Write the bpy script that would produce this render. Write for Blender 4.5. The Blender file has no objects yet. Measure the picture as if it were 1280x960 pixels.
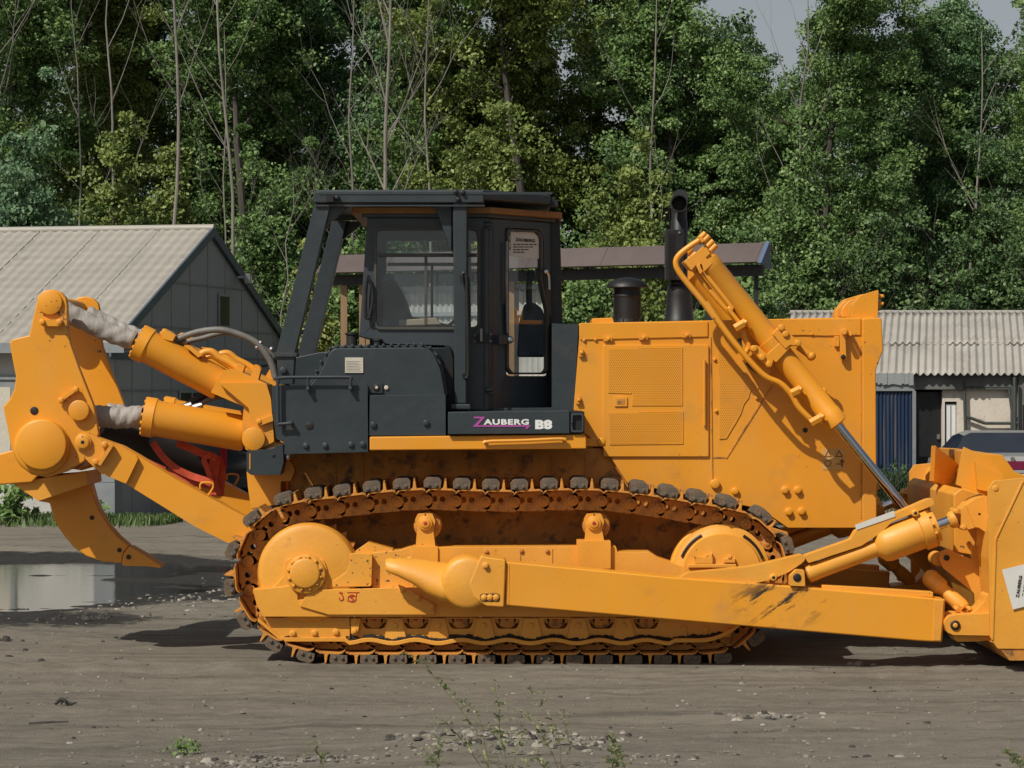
import bpy, bmesh, math, random
import numpy as np
from mathutils import Vector, Matrix, Quaternion
from mathutils.geometry import tessellate_polygon
random.seed(7); rng = np.random.default_rng(7)
SC = bpy.context.scene; COL = SC.collection
R = math.radians
# ------------------------------------------------------------------ camera, sky, sun, exposure
S, D, H = 163.0, 21.0, 2.17          # px per metre at y=0, camera distance, eye height
cam = bpy.data.objects.new('camera', bpy.data.cameras.new('camera')); COL.objects.link(cam)
cam.location = (0, -D, H); cam.rotation_euler = (R(90), 0, 0)
cam.data.sensor_width = 36; cam.data.lens = 36*S*D/1280; cam.data.clip_end = 3000; cam.data.clip_start = .5
SC.camera = cam
SUND = Vector((.60, .70, -1.0)).normalized()
w = bpy.data.worlds.new('World'); SC.world = w; w.use_nodes = True
nt = w.node_tree; bg = nt.nodes['Background']
sky = nt.nodes.new('ShaderNodeTexSky'); sky.sky_type = 'NISHITA'; sky.sun_disc = False
sky.sun_elevation = math.asin(-SUND.z); sky.sun_rotation = math.atan2(-SUND.x, -SUND.y)
sky.air_density = 1.0; sky.dust_density = 1.6; sky.ozone_density = .6
hz = nt.nodes.new('ShaderNodeHueSaturation'); hz.inputs['Saturation'].default_value = .42; hz.inputs['Value'].default_value = 1.2   # thin high haze greys the blue
nt.links.new(sky.outputs[0], hz.inputs['Color']); nt.links.new(hz.outputs[0], bg.inputs[0]); bg.inputs[1].default_value = .06
sun = bpy.data.objects.new('sun', bpy.data.lights.new('sun', 'SUN')); COL.objects.link(sun)
sun.data.energy = 4.6; sun.data.angle = R(.53); sun.data.color = (1.0, .945, .85)
sun.location = (-10, -10, 20); sun.rotation_euler = SUND.to_track_quat('-Z', 'Y').to_euler()
SC.view_settings.view_transform = 'Standard'; SC.view_settings.look = 'None'
SC.view_settings.exposure = -.1; SC.view_settings.gamma = 1

# ------------------------------------------------------------------ materials
def newmat(name):
    m = bpy.data.materials.new(name); m.use_nodes = True
    n = m.node_tree; b = n.nodes['Principled BSDF']
    return m, n, b
def N(n, t, **kw):
    x = n.nodes.new(t)
    for k, v in kw.items(): setattr(x, k, v)
    return x
def ramp(n, stops, src):
    r = N(n, 'ShaderNodeValToRGB'); e = r.color_ramp.elements
    while len(e) < len(stops): e.new(.5)
    for q, (p, c) in zip(e, stops):
        q.position = p; q.color = (*c, 1) if len(c) == 3 else c
    n.links.new(src, r.inputs[0]); return r
def noise(n, scale, detail=4, vec=None, rough=.55, coord='Object', stretch=None):
    t = N(n, 'ShaderNodeTexNoise'); t.inputs['Scale'].default_value = scale
    t.inputs['Detail'].default_value = detail; t.inputs['Roughness'].default_value = rough
    if vec is None:
        tc = N(n, 'ShaderNodeTexCoord'); vec = tc.outputs[coord]
    if stretch:
        mp = N(n, 'ShaderNodeMapping'); mp.inputs['Scale'].default_value = stretch
        n.links.new(vec, mp.inputs[0]); vec = mp.outputs[0]
    n.links.new(vec, t.inputs['Vector']); return t
def mat(name, c0, c1=None, scale=3, rough=.5, metal=0, bump=0, bscale=60, dirt=None, dirt_at=(.55, .7), dscale=2.5,
        stretch=None, spec=None, rvar=.12, coat=0, detail=5):
    m, n, b = newmat(name)
    c1 = c1 or tuple(x*.82 for x in c0)
    t = noise(n, scale, detail, stretch=stretch)
    rp = ramp(n, [(.3, c1), (.68, c0)], t.outputs[0]); col = rp.outputs[0]
    if dirt:
        t2 = noise(n, dscale, 8, rough=.68)
        mk = ramp(n, [(dirt_at[0], (0, 0, 0)), (dirt_at[1], (1, 1, 1))], t2.outputs[0])
        mx = N(n, 'ShaderNodeMix', data_type='RGBA'); n.links.new(mk.outputs[0], mx.inputs['Factor'])
        n.links.new(col, mx.inputs[6]); mx.inputs[7].default_value = (*dirt, 1); col = mx.outputs[2]
    n.links.new(col, b.inputs['Base Color'])
    t3 = noise(n, scale*2.3+1, 4)
    mr = N(n, 'ShaderNodeMapRange'); mr.inputs[3].default_value = max(.03, rough-rvar); mr.inputs[4].default_value = min(1, rough+rvar)
    n.links.new(t3.outputs[0], mr.inputs[0]); n.links.new(mr.outputs[0], b.inputs['Roughness'])
    b.inputs['Metallic'].default_value = metal
    if spec is not None: b.inputs['Specular IOR Level'].default_value = spec
    if coat: b.inputs['Coat Weight'].default_value = coat; b.inputs['Coat Roughness'].default_value = .25
    if bump:
        tb = noise(n, bscale, 6, stretch=stretch); bp = N(n, 'ShaderNodeBump'); bp.inputs['Strength'].default_value = bump
        bp.inputs['Distance'].default_value = .02
        n.links.new(tb.outputs[0], bp.inputs['Height']); n.links.new(bp.outputs[0], b.inputs['Normal'])
    return m
M = {}
def paint(m):
    """small chips, fine scratches and a film of pale dust on sprayed paint"""
    n = m.node_tree; b = n.nodes['Principled BSDF']; src = b.inputs['Base Color'].links[0].from_socket
    def lay(mask, col, src):
        mx = N(n, 'ShaderNodeMix', data_type='RGBA'); n.links.new(mask, mx.inputs['Factor']); n.links.new(src, mx.inputs[6]); mx.inputs[7].default_value = (*col, 1); return mx.outputs[2]
    du = noise(n, 2.0, 7, rough=.7, stretch=(1.2, 1.2, .5)); dm = ramp(n, [(.45, (0, 0, 0)), (.85, (.22, .22, .22))], du.outputs[0]); src = lay(dm.outputs[0], (.52, .36, .17), src)
    c = noise(n, 26, 3, rough=.6); cl = noise(n, 1.3, 4, rough=.6); ml = N(n, 'ShaderNodeMath', operation='MULTIPLY_ADD'); n.links.new(cl.outputs[0], ml.inputs[0]); ml.inputs[1].default_value = .50; n.links.new(c.outputs[0], ml.inputs[2])
    cm = ramp(n, [(1.0-.005, (0, 0, 0)), (1.0, (0, 0, 0))], ml.outputs[0]); cm.color_ramp.elements[0].position = .985; cm.color_ramp.elements[1].position = 1.0; cm.color_ramp.elements[1].color = (1, 1, 1, 1)
    src = lay(cm.outputs[0], (.09, .055, .035), src)
    sc = noise(n, 7, 5, rough=.75, stretch=(1, 1, 9)); sm = ramp(n, [(.72, (0, 0, 0)), (.78, (.4, .4, .4))], sc.outputs[0]); src = lay(sm.outputs[0], (.30, .14, .03), src)
    n.links.new(src, b.inputs['Base Color']); return m
M['orange'] = paint(mat('orange_paint', (.73, .300, .016), (.66, .262, .014), 1.1, .42, bump=.05, bscale=7, dirt=(.42, .21, .06), dirt_at=(.56, .86), dscale=2.6))
M['orange_worn'] = paint(mat('worn_orange_paint', (.74, .335, .034), (.64, .27, .026), 2.4, .5, bump=.09, bscale=35, dirt=(.16, .085, .035), dirt_at=(.64, .80), dscale=5))
M['orange_dusty'] = mat('dusty_orange_paint', (.60, .25, .034), (.40, .155, .028), 6, .65, bump=.25, bscale=60, dirt=(.10, .058, .032), dirt_at=(.52, .66), dscale=8)
M['scuffed'] = paint(mat('scuffed_orange_paint', (.73, .305, .018), (.66, .268, .016), 1.1, .42, bump=.04, bscale=7, dirt=(.42, .21, .06), dirt_at=(.56, .86), dscale=2.6))
M['slate'] = mat('slate_paint', (.028, .038, .044), (.021, .029, .035), 2, .45, bump=.12, bscale=14, dirt=(.06, .058, .052), dirt_at=(.56, .85), dscale=2.2)
M['slate_cab'] = mat('cab_paint', (.042, .052, .060), (.033, .042, .050), 2, .40, bump=.05, bscale=30, dirt=(.065, .066, .062), dirt_at=(.55, .9), dscale=2)
M['black'] = mat('black_paint', (.009, .010, .011), (.006, .006, .007), 3, .5, bump=.05, bscale=60, dirt=(.04, .037, .03), dirt_at=(.6, .85))
M['rubber'] = mat('rubber', (.016, .016, .017), (.01, .01, .01), 5, .6)
M['hose'] = mat('dusty_hose', (.17, .165, .15), (.11, .105, .095), 9, .5, bump=.2, bscale=150)
M['pad'] = mat('dusty_track_pad', (.118, .102, .080), (.045, .039, .032), 7, .8, bump=.4, bscale=60, dirt=(.16, .100, .058), dirt_at=(.52, .68), dscale=6)
M['dark_hole'] = mat('dark_pins_and_holes', (.014, .011, .009), None, 5, .5)  # near-black colour stands in for shade inside holes and slots, also dark pins
M['mud'] = mat('packed_mud', (.028, .022, .018), (.012, .010, .009), 14, .9, bump=1, bscale=60)
M['chrome'] = mat('chromed_rod', (.62, .64, .66), (.5, .52, .54), 4, .10, 1.0, rvar=.04)
M['steel'] = mat('grey_steel', (.30, .30, .30), (.2, .2, .2), 9, .4, .8)
M['boot'] = mat('grey_canvas', (.36, .33, .30), (.23, .21, .19), 5, .7, bump=1.0, bscale=9, stretch=(1.8, 1, .6))
M['paper'] = mat('paper', (.62, .61, .57), (.55, .54, .5), 6, .7)
M['ink'] = mat('ink', (.03, .03, .03), None, 4, .7)
M['white'] = mat('white_lettering', (.72, .73, .72), (.66, .67, .66), 4, .5)
M['magenta'] = mat('magenta_lettering', (.38, .07, .30), (.34, .06, .27), 4, .5)
M['red'] = mat('red_stencil', (.50, .03, .02), None, 4, .6)
M['strap'] = mat('orange_webbing', (.60, .085, .035), (.42, .055, .025), 14, .75, bump=.3, bscale=120)
M['sticker'] = mat('sticker', (.52, .48, .40), (.45, .41, .33), 20, .6)
M['warn'] = mat('warning_sticker', (.55, .33, .10), (.5, .28, .08), 20, .6)
M['brown_trim'] = mat('brown_trim', (.34, .15, .03), (.26, .11, .025), 5, .55)
def glassmat(name, tint, refl=.10, rough=.02):
    m, n, b = newmat(name); n.nodes.remove(b); out = n.nodes['Material Output']
    tr = N(n, 'ShaderNodeBsdfTransparent'); tr.inputs[0].default_value = (*tint, 1)
    gl = N(n, 'ShaderNodeBsdfGlossy'); gl.inputs['Roughness'].default_value = rough; gl.inputs[0].default_value = (.9, .95, 1, 1)
    df = N(n, 'ShaderNodeBsdfDiffuse'); df.inputs[0].default_value = (.17, .21, .24, 1)
    t = noise(n, 3, 5)
    dm = N(n, 'ShaderNodeMapRange'); dm.inputs[1].default_value = .35; dm.inputs[2].default_value = .8; dm.inputs[3].default_value = .012; dm.inputs[4].default_value = .07
    n.links.new(t.outputs[0], dm.inputs[0])
    m0 = N(n, 'ShaderNodeMixShader'); n.links.new(dm.outputs[0], m0.inputs[0]); n.links.new(tr.outputs[0], m0.inputs[1]); n.links.new(df.outputs[0], m0.inputs[2])
    lw = N(n, 'ShaderNodeLayerWeight'); lw.inputs[0].default_value = .5
    pw = N(n, 'ShaderNodeMath', operation='POWER'); pw.inputs[1].default_value = 4; n.links.new(lw.outputs['Facing'], pw.inputs[0])
    ad = N(n, 'ShaderNodeMath', operation='MULTIPLY_ADD'); ad.inputs[1].default_value = .6; ad.inputs[2].default_value = refl+.03; n.links.new(pw.outputs[0], ad.inputs[0])
    mx = N(n, 'ShaderNodeMixShader'); n.links.new(ad.outputs[0], mx.inputs[0]); n.links.new(m0.outputs[0], mx.inputs[1]); n.links.new(gl.outputs[0], mx.inputs[2])
    n.links.new(mx.outputs[0], out.inputs[0]); return m
M['glass'] = glassmat('dusty_cab_glass', (.91, .94, .95), .015)
M['carglass'] = mat('dark_car_glass', (.02, .025, .035), (.012, .015, .02), 2, .06, spec=.8, rvar=.02)

# ------------------------------------------------------------------ mesh helpers
def P(px, py, y): k = 1+y/D; return Vector(((px-640)/S*k, y, H-(py-480)/S*k))
def T(ox, oy, sc): return lambda pts: [(ox+a/sc, oy+b/sc) for a, b in pts]
dA = T(0, 340, 2.525); dB = T(320, 220, 2.824); dC = T(260, 560, 3.31); dD = T(600, 560, 3.2); dE = T(690, 230, 2.909)
dF = T(940, 540, 3.2); dG = T(940, 360, 3.691); dI = T(90, 480, 5.333); dJ = T(200, 390, 8); dK = T(380, 230, 5.818)
dL = T(560, 240, 5.333); dM = T(560, 380, 5.055); dN = T(1130, 540, 6); dO = T(820, 230, 5.647); dQ = T(1140, 650, 5.333)
dR = T(260, 540, 8); dU = T(400, 630, 6.4); dV = T(340, 410, 5.565); dW = T(340, 300, 6.857); dY = T(0, 400, 4.8)
dZ = T(560, 750, 6.4); dAA = T(860, 560, 4.8); dBB = T(0, 560, 4.364); dCC = T(1060, 440, 5.818)
def arc(cx, cy, r, a0, a1, n=12, ry=None):
    ry = ry or r
    return [(cx+r*math.cos(R(a0+(a1-a0)*i/n)), cy-ry*math.sin(R(a0+(a1-a0)*i/n))) for i in range(n+1)]
def rpoly(pts, r, n=4):
    """round the corners of a polygon"""
    out = []; L = len(pts)
    for i in range(L):
        p = Vector(pts[i]); a = Vector(pts[i-1])-p; b = Vector(pts[(i+1) % L])-p
        rr = min(r, a.length*.45, b.length*.45)
        if rr < 1e-6: out.append(tuple(p)); continue
        s = p+a.normalized()*rr; e = p+b.normalized()*rr
        for k in range(n+1):
            t = k/n; q = s*(1-t)**2+p*2*t*(1-t)+e*t*t; out.append(tuple(q))
    return out
def rrect(x0, y0, x1, y1, r, n=4): return rpoly([(x0, y0), (x1, y0), (x1, y1), (x0, y1)], r, n)
OFF = Vector((0, 0, 0))
class MB:
    def __init__(s): s.v = []; s.f = []; s.m = []; s.cur = 0
    def add(s, vs, fs, mi=None):
        o = len(s.v); s.v += [tuple(v) for v in vs]; s.f += [tuple(i+o for i in f) for f in fs]
        s.m += [s.cur if mi is None else mi]*len(fs); return s
    def prism(s, poly, y0, y1, holes=(), proj=None, off=None, mi=None):
        """outline given in photo pixels on the plane y0, pushed back to y1 as solid plate"""
        proj = proj or (lambda a, b: P(a, b, y0)); off = off if off is not None else Vector((0, y1-y0, 0))
        loops = [list(poly)]+[list(h) for h in holes]
        flat = [p for l in loops for p in l]; n = len(flat)
        fr = [proj(*p) for p in flat]; bk = [v+off for v in fr]
        fs = []
        if holes:
            tris = tessellate_polygon([[Vector((a, b, 0)) for a, b in l] for l in loops])
            fs += [tuple(t) for t in tris]+[tuple(i+n for i in reversed(t)) for t in tris]
        else:
            fs += [tuple(range(n)), tuple(reversed(range(n, 2*n)))]
        o = 0
        for l in loops:
            k = len(l)
            for i in range(k):
                a = o+i; b = o+(i+1) % k; fs.append((a, a+n, b+n, b))
            o += k
        return s.add(fr+bk, fs, mi)
    def lathe(s, p0, p1, prof, seg=24, mi=None, caps=True, sq=None):
        p0 = Vector(p0); p1 = Vector(p1); ax = (p1-p0).normalized()
        u = ax.orthogonal().normalized(); vv = ax.cross(u)
        vs = []; fs = []
        for t, r in prof:
            c = p0+ax*t
            for i in range(seg):
                a = 2*math.pi*i/seg; vs.append(c+(u*math.cos(a)+vv*math.sin(a))*r)
        L = len(prof)
        for j in range(L-1):
            for i in range(seg):
                a = j*seg+i; b = j*seg+(i+1) % seg; fs.append((a, b, b+seg, a+seg))
        if caps: fs += [tuple(reversed(range(seg))), tuple(range((L-1)*seg, L*seg))]
        return s.add(vs, fs, mi)
    def cyl(s, p0, p1, r, seg=20, mi=None, r1=None):
        L = (Vector(p1)-Vector(p0)).length
        return s.lathe(p0, p1, [(0, r), (L, r if r1 is None else r1)], seg, mi)
    def disc(s, px, py, rpx, y0, y1, seg=24, mi=None, edge=.006):
        """a drum whose axis points at the viewer's side of the machine (radius in px at y0)"""
        r = rpx/S*(1+y0/D); a = P(px, py, y0); b = Vector((a.x, y1, a.z)); L = abs(y1-y0); e = min(edge, L*.4, r*(.4 if r > .06 else .2))
        return s.lathe(a, b, [(0, r-e), (e*.35, r-e*.3), (e, r), (L, r)], seg, mi)
    def bolt(s, px, py, rpx, y, h=.02, mi=None, hexa=True):
        s.disc(px, py, rpx*1.35, y-.004, y+.01, 12, mi, .001)
        return s.disc(px, py, rpx, y-h, y, 6 if hexa else 12, mi, .004)
    def tube(s, pts, r, seg=10, mi=None, sub=4, flat=1.0, closed_caps=True):
        pts = [Vector(p) for p in pts]
        if sub > 1 and len(pts) > 2:
            q = []; n = len(pts)
            for i in range(n-1):
                a = pts[max(i-1, 0)]; b = pts[i]; c = pts[i+1]; d = pts[min(i+2, n-1)]
                for k in range(sub):
                    t = k/sub
                    q.append(.5*((2*b)+(-a+c)*t+(2*a-5*b+4*c-d)*t*t+(-a+3*b-3*c+d)*t**3))
            q.append(pts[-1]); pts = q
        n = len(pts); rs = r if hasattr(r, '__len__') else [r]*n
        if len(rs) != n: rs = list(np.interp(np.linspace(0, 1, n), np.linspace(0, 1, len(rs)), rs))
        tg = [(pts[min(i+1, n-1)]-pts[max(i-1, 0)]).normalized() for i in range(n)]
        u = tg[0].orthogonal().normalized(); vs = []; fs = []
        for i in range(n):
            if i:
                u = (u-tg[i]*u.dot(tg[i]));
                u = u.normalized() if u.length > 1e-6 else tg[i].orthogonal().normalized()
            v = tg[i].cross(u)
            for k in range(seg):
                a = 2*math.pi*k/seg; vs.append(pts[i]+(u*math.cos(a)+v*math.sin(a)*flat)*rs[i])
        for i in range(n-1):
            for k in range(seg):
                a = i*seg+k; b = i*seg+(k+1) % seg; fs.append((a, b, b+seg, a+seg))
        if closed_caps: fs += [tuple(reversed(range(seg))), tuple(range((n-1)*seg, n*seg))]
        return s.add(vs, fs, mi)
    def box(s, a, b, mi=None, mtx=None):
        (x0, y0, z0), (x1, y1, z1) = a, b
        vs = [Vector(p) for p in [(x0, y0, z0), (x1, y0, z0), (x1, y1, z0), (x0, y1, z0), (x0, y0, z1), (x1, y0, z1), (x1, y1, z1), (x0, y1, z1)]]
        if mtx: vs = [mtx @ v for v in vs]
        return s.add(vs, [(0, 3, 2, 1), (4, 5, 6, 7), (0, 1, 5, 4), (1, 2, 6, 5), (2, 3, 7, 6), (3, 0, 4, 7)], mi)
    def ball(s, c, r, seg=10, mi=None, sc=(1, 1, 1), jit=0):
        c = Vector(c); vs = []; fs = []; rings = max(4, seg//2)
        for j in range(rings+1):
            th = math.pi*j/rings
            for i in range(seg):
                a = 2*math.pi*i/seg; k = r*(1+random.uniform(-jit, jit))
                vs.append(c+Vector((math.sin(th)*math.cos(a)*k*sc[0], math.sin(th)*math.sin(a)*k*sc[1], math.cos(th)*k*sc[2])))
        for j in range(rings):
            for i in range(seg):
                a = j*seg+i; b = j*seg+(i+1) % seg; fs.append((a, a+seg, b+seg, b))
        return s.add(vs, fs, mi)
    def islands(s):
        """split into pieces whose boxes do not touch"""
        pr = list(range(len(s.v)))
        def fd(a):
            while pr[a] != a: pr[a] = pr[pr[a]]; a = pr[a]
            return a
        for f in s.f:
            for k in f[1:]: pr[fd(k)] = fd(f[0])
        grp = {}
        for i, f in enumerate(s.f): grp.setdefault(fd(f[0]), []).append(i)
        bx = []
        for g, fl in grp.items():
            vs = [s.v[k] for i in fl for k in s.f[i]]; bx.append([[min(v[c] for v in vs)-.001 for c in range(3)], [max(v[c] for v in vs)+.001 for c in range(3)], fl])
        ch = True
        while ch:
            ch = False
            for i in range(len(bx)):
                for j in range(i+1, len(bx)):
                    if all(bx[i][0][c] <= bx[j][1][c] and bx[j][0][c] <= bx[i][1][c] for c in range(3)):
                        bx[i] = [[min(bx[i][0][c], bx[j][0][c]) for c in range(3)], [max(bx[i][1][c], bx[j][1][c]) for c in range(3)], bx[i][2]+bx[j][2]]; bx.pop(j); ch = True; break
                if ch: break
        out = []
        for b_ in bx:
            m_ = MB(); mp = {}
            for i in b_[2]:
                f2 = []
                for k in s.f[i]:
                    if k not in mp: mp[k] = len(m_.v); m_.v.append(s.v[k])
                    f2.append(mp[k])
                m_.f.append(tuple(f2)); m_.m.append(s.m[i])
            out.append(m_)
        return out
    def build(s, name, mats, parent=None, bevel=0, off=None, smooth=.7, seg=2, fixn=True):
        off = OFF if off is None else Vector(off)
        me = bpy.data.meshes.new(name)
        me.from_pydata([tuple(Vector(v)-off) for v in s.v], [], s.f)
        for m_ in (mats if isinstance(mats, (list, tuple)) else [mats]): me.materials.append(M[m_] if isinstance(m_, str) else m_)
        me.polygons.foreach_set('material_index', s.m)
        if fixn:
            bm = bmesh.new(); bm.from_mesh(me); bmesh.ops.remove_doubles(bm, verts=bm.verts, dist=1e-5)
            bmesh.ops.recalc_face_normals(bm, faces=bm.faces); bm.to_mesh(me); bm.free()
        me.shade_smooth(); me.set_sharp_from_angle(angle=smooth); me.update()
        o = bpy.data.objects.new(name, me); COL.objects.link(o)
        if parent: o.parent = parent
        if bevel:
            b = o.modifiers.new('bevel', 'BEVEL'); b.width = bevel; b.segments = seg; b.limit_method = 'ANGLE'; b.angle_limit = R(38)
            b.harden_normals = True
        return o
def tag(o, label=None, cat=None, group=None, kind=None):
    if label: o['label'] = label
    if cat: o['category'] = cat
    if group: o['group'] = group
    if kind: o['kind'] = kind
    return o
def empty(name, loc=(0, 0, 0), rz=0, parent=None):
    o = bpy.data.objects.new(name, None); COL.objects.link(o); o.location = loc; o.rotation_euler = (0, 0, rz)
    o.empty_display_size = .2
    if parent: o.parent = parent
    return o
def copy_tree(o, parent=None):
    c = o.copy(); COL.objects.link(c)
    if parent: c.parent = parent
    for ch in list(o.children): copy_tree(ch, c)
    return c
def text(s, size, name, m, parent, loc, rot=(R(90), 0, 0), ext=.0015, spacing=1.0, sx=1.0, shear=0, bold=0, off=None):
    cu = bpy.data.curves.new('txt', 'FONT'); cu.body = s; cu.size = size; cu.extrude = ext; cu.space_character = spacing
    cu.shear = shear; cu.offset = bold; cu.resolution_u = 3
    t = bpy.data.objects.new('txt', cu); COL.objects.link(t)
    dg = bpy.context.evaluated_depsgraph_get(); dg.update()
    me = bpy.data.meshes.new_from_object(t.evaluated_get(dg)); me.name = name
    bpy.data.objects.remove(t)
    mt = Matrix.Translation(Vector(loc)-(OFF if off is None else Vector(off))) @ (Matrix(rot) if isinstance(rot, Matrix) else __import__('mathutils').Euler(rot).to_matrix().to_4x4()) @ Matrix.Diagonal((sx, 1, 1, 1))
    me.transform(mt); me.materials.clear(); me.materials.append(M[m])
    o = bpy.data.objects.new(name, me); COL.objects.link(o); o.parent = parent; return o
def text_fit(s, name, m, parent, wd, ht, loc, rot=None, bold=0, off=None, shape=.055):
    """lettering scaled to an exact width and cap height"""
    o = text(s, .1, name, m, parent, (0, 0, 0), Matrix.Identity(4), .001, 1.12 if len(s) > 3 else 1.0, bold=bold, off=Vector((0, 0, 0)))
    v = o.data.vertices; x0 = min(p.co.x for p in v); x1 = max(p.co.x for p in v); y0 = min(p.co.y for p in v); y1 = max(p.co.y for p in v)
    rot = rot or Matrix.Rotation(R(90), 4, 'X')
    o.data.transform(Matrix.Translation(Vector(loc)-(OFF if off is None else Vector(off))) @ rot @ Matrix.Diagonal((wd/(x1-x0), ht/(y1-y0), 1, 1)) @ Matrix.Translation((-x0, -y0, 0)))
    return o
def np_quads(name, V, mats, parent=None, mi=None, smooth=False):
    """V: (n,4,3) array of quads"""
    n = len(V); me = bpy.data.meshes.new(name); me.vertices.add(n*4); me.vertices.foreach_set('co', V.reshape(-1).astype(np.float32))
    me.loops.add(n*4); me.loops.foreach_set('vertex_index', np.arange(n*4, dtype=np.int32))
    me.polygons.add(n); me.polygons.foreach_set('loop_start', np.arange(0, n*4, 4, dtype=np.int32))
    me.update(calc_edges=True)
    for m_ in mats: me.materials.append(m_)
    if mi is not None: me.polygons.foreach_set('material_index', mi.astype(np.int32))
    o = bpy.data.objects.new(name, me); COL.objects.link(o)
    if parent: o.parent = parent
    return o
def grid_mesh(name, X, Y, Z, mats, parent=None):
    """X,Y,Z 2-D arrays"""
    r, c = X.shape; me = bpy.data.meshes.new(name); V = np.stack([X, Y, Z], -1).reshape(-1)
    me.vertices.add(r*c); me.vertices.foreach_set('co', V.astype(np.float32))
    i = np.arange((r-1)*c).reshape(r-1, c)[:, :-1]; q = np.stack([i, i+1, i+c+1, i+c], -1).reshape(-1)
    n = len(q)//4; me.loops.add(n*4); me.loops.foreach_set('vertex_index', q.astype(np.int32))
    me.polygons.add(n); me.polygons.foreach_set('loop_start', np.arange(0, n*4, 4, dtype=np.int32)); me.update(calc_edges=True)
    me.shade_smooth()
    for m_ in mats: me.materials.append(m_)
    o = bpy.data.objects.new(name, me); COL.objects.link(o)
    if parent: o.parent = parent
    return o
def vnoise(x, y, seed=0):
    """smooth value noise"""
    xi = np.floor(x).astype(np.int64); yi = np.floor(y).astype(np.int64); fx = x-xi; fy = y-yi
    fx = fx*fx*(3-2*fx); fy = fy*fy*(3-2*fy)
    def h(a, b):
        n = (a*374761393+b*668265263+seed*1442695) & 0x7fffffff; n = ((n ^ (n >> 13))*1274126177) & 0x7fffffff
        return ((n ^ (n >> 16)) & 0xffff)/65535.
    return (h(xi, yi)*(1-fx)+h(xi+1, yi)*fx)*(1-fy)+(h(xi, yi+1)*(1-fx)+h(xi+1, yi+1)*fx)*fy
def fbm(x, y, seed=0, o=4):
    s = 0; a = .5
    for k in range(o): s = s+a*vnoise(x*2**k, y*2**k, seed+k); a *= .5
    return s
# ------------------------------------------------------------------ ground
def axis(lo, hi, step, far, g=1.16):
    a = list(np.arange(lo, hi, step)); s = step; x = hi; r = []
    while x < far: r.append(x); s *= g; x += s
    s = step*g; x = lo-s; l = []
    while x > -far: l.append(x); s *= g; x -= s
    return np.array(l[::-1]+a+r+[far])
def sstep(a, b, x): t = np.clip((x-a)/(b-a), 0, 1); return t*t*(3-2*t)
PUD = (-6.6, 9.6, 3.7, 3.8)                      # puddle centre and half sizes
def puddle_f(x, y):
    wob = (fbm(x*.6+3, y*.6, 5, 4)-.47)*1.3+(fbm(x*2.2, y*2.2, 9, 4)-.45)*.42
    f = np.sqrt(((x-PUD[0])/PUD[2])**2+((y-PUD[1])/PUD[3])**2)
    f = np.minimum(f, np.sqrt(((x+4.0)/2.0)**2+((y-11.6)/1.15)**2)); return f+wob*.42
def ground_h(x, y):
    z = (fbm(x*.35, y*.5, 1, 4)-.47)*.07
    z += (fbm(x*.35+9, y*3.2, 3, 4)-.47)*.10*(1-sstep(18, 30, y))      # wheel ruts run along x
    z += (fbm(x*2.4, y*3.4, 11, 5)-.47)*.05
    z += (fbm(x*8, y*9, 13, 3)-.45)*.026
    m = sstep(-3.3, -2.7, x)*(1-sstep(2.2, 3.0, x))*sstep(-.35, .1, y)*(1-sstep(3.1, 3.6, y))
    z = z*(1-m)-.006*m
    ridge = np.exp(-((y+.22-.06*np.sin(x*2))/.13)**2)*(.35+.65*(1-sstep(-2.2, -.9, x)))*.085*(.4+fbm(x*3, y*3, 21, 3))*(sstep(-9, -4, x))
    z += ridge
    mound = np.exp(-((x+.1)/.75)**2-((y+5.0)/.55)**2)*.06; z += mound
    f = puddle_f(x, y); z -= .085*(1-sstep(.75, 1.45, f))
    z = np.where(y > 18, z*.5, z)
    return z
gx = axis(-7.6, 7.4, .055, 900); gy = axis(-6.6, 15, .055, 1500)
GX, GY = np.meshgrid(gx, gy); GZ = ground_h(GX, GY)
far_m = sstep(60, 120, np.hypot(GX, GY)); GZ = GZ*(1-far_m)
m, n, b = newmat('dirt_ground')
tc = N(n, 'ShaderNodeTexCoord'); ob = tc.outputs['Object']
big = noise(n, .45, 6, ob, stretch=(.35, 1.3, 1)); fine = noise(n, 11, 10, ob, rough=.78, stretch=(.55, 1.2, 1)); grit = noise(n, 70, 4, ob, rough=.8)
streak = noise(n, 2.2, 7, ob, rough=.65, stretch=(.12, 1.9, 1))
c1 = ramp(n, [(.3, (.168, .149, .117)), (.7, (.245, .220, .175))], big.outputs[0])
c2 = ramp(n, [(.34, (.122, .108, .086)), (.5, (.205, .184, .147)), (.68, (.29, .262, .213))], fine.outputs[0])
mx = N(n, 'ShaderNodeMix', data_type='RGBA'); mx.inputs['Factor'].default_value = .5
n.links.new(c1.outputs[0], mx.inputs[6]); n.links.new(c2.outputs[0], mx.inputs[7])
st = ramp(n, [(.34, (.55, .545, .54)), (.50, (1, 1, 1)), (.7, (1.14, 1.13, 1.12))], streak.outputs[0])
mu = N(n, 'ShaderNodeMix', data_type='RGBA', blend_type='MULTIPLY'); mu.inputs['Factor'].default_value = .85
n.links.new(mx.outputs[2], mu.inputs[6]); n.links.new(st.outputs[0], mu.inputs[7])
vo = N(n, 'ShaderNodeTexVoronoi'); vo.inputs['Scale'].default_value = 34; n.links.new(ob, vo.inputs['Vector'])
vm = ramp(n, [(.0, (1, 1, 1)), (.16, (1, 1, 1)), (.22, (0, 0, 0))], vo.outputs['Distance'])
vc = ramp(n, [(.72, (0, 0, 0)), (.76, (1, 1, 1))], vo.outputs['Color'])
vf = N(n, 'ShaderNodeMath', operation='MULTIPLY'); n.links.new(vm.outputs[0], vf.inputs[0]); n.links.new(vc.outputs[0], vf.inputs[1])
pb = N(n, 'ShaderNodeMix', data_type='RGBA'); n.links.new(vf.outputs[0], pb.inputs['Factor'])
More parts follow.
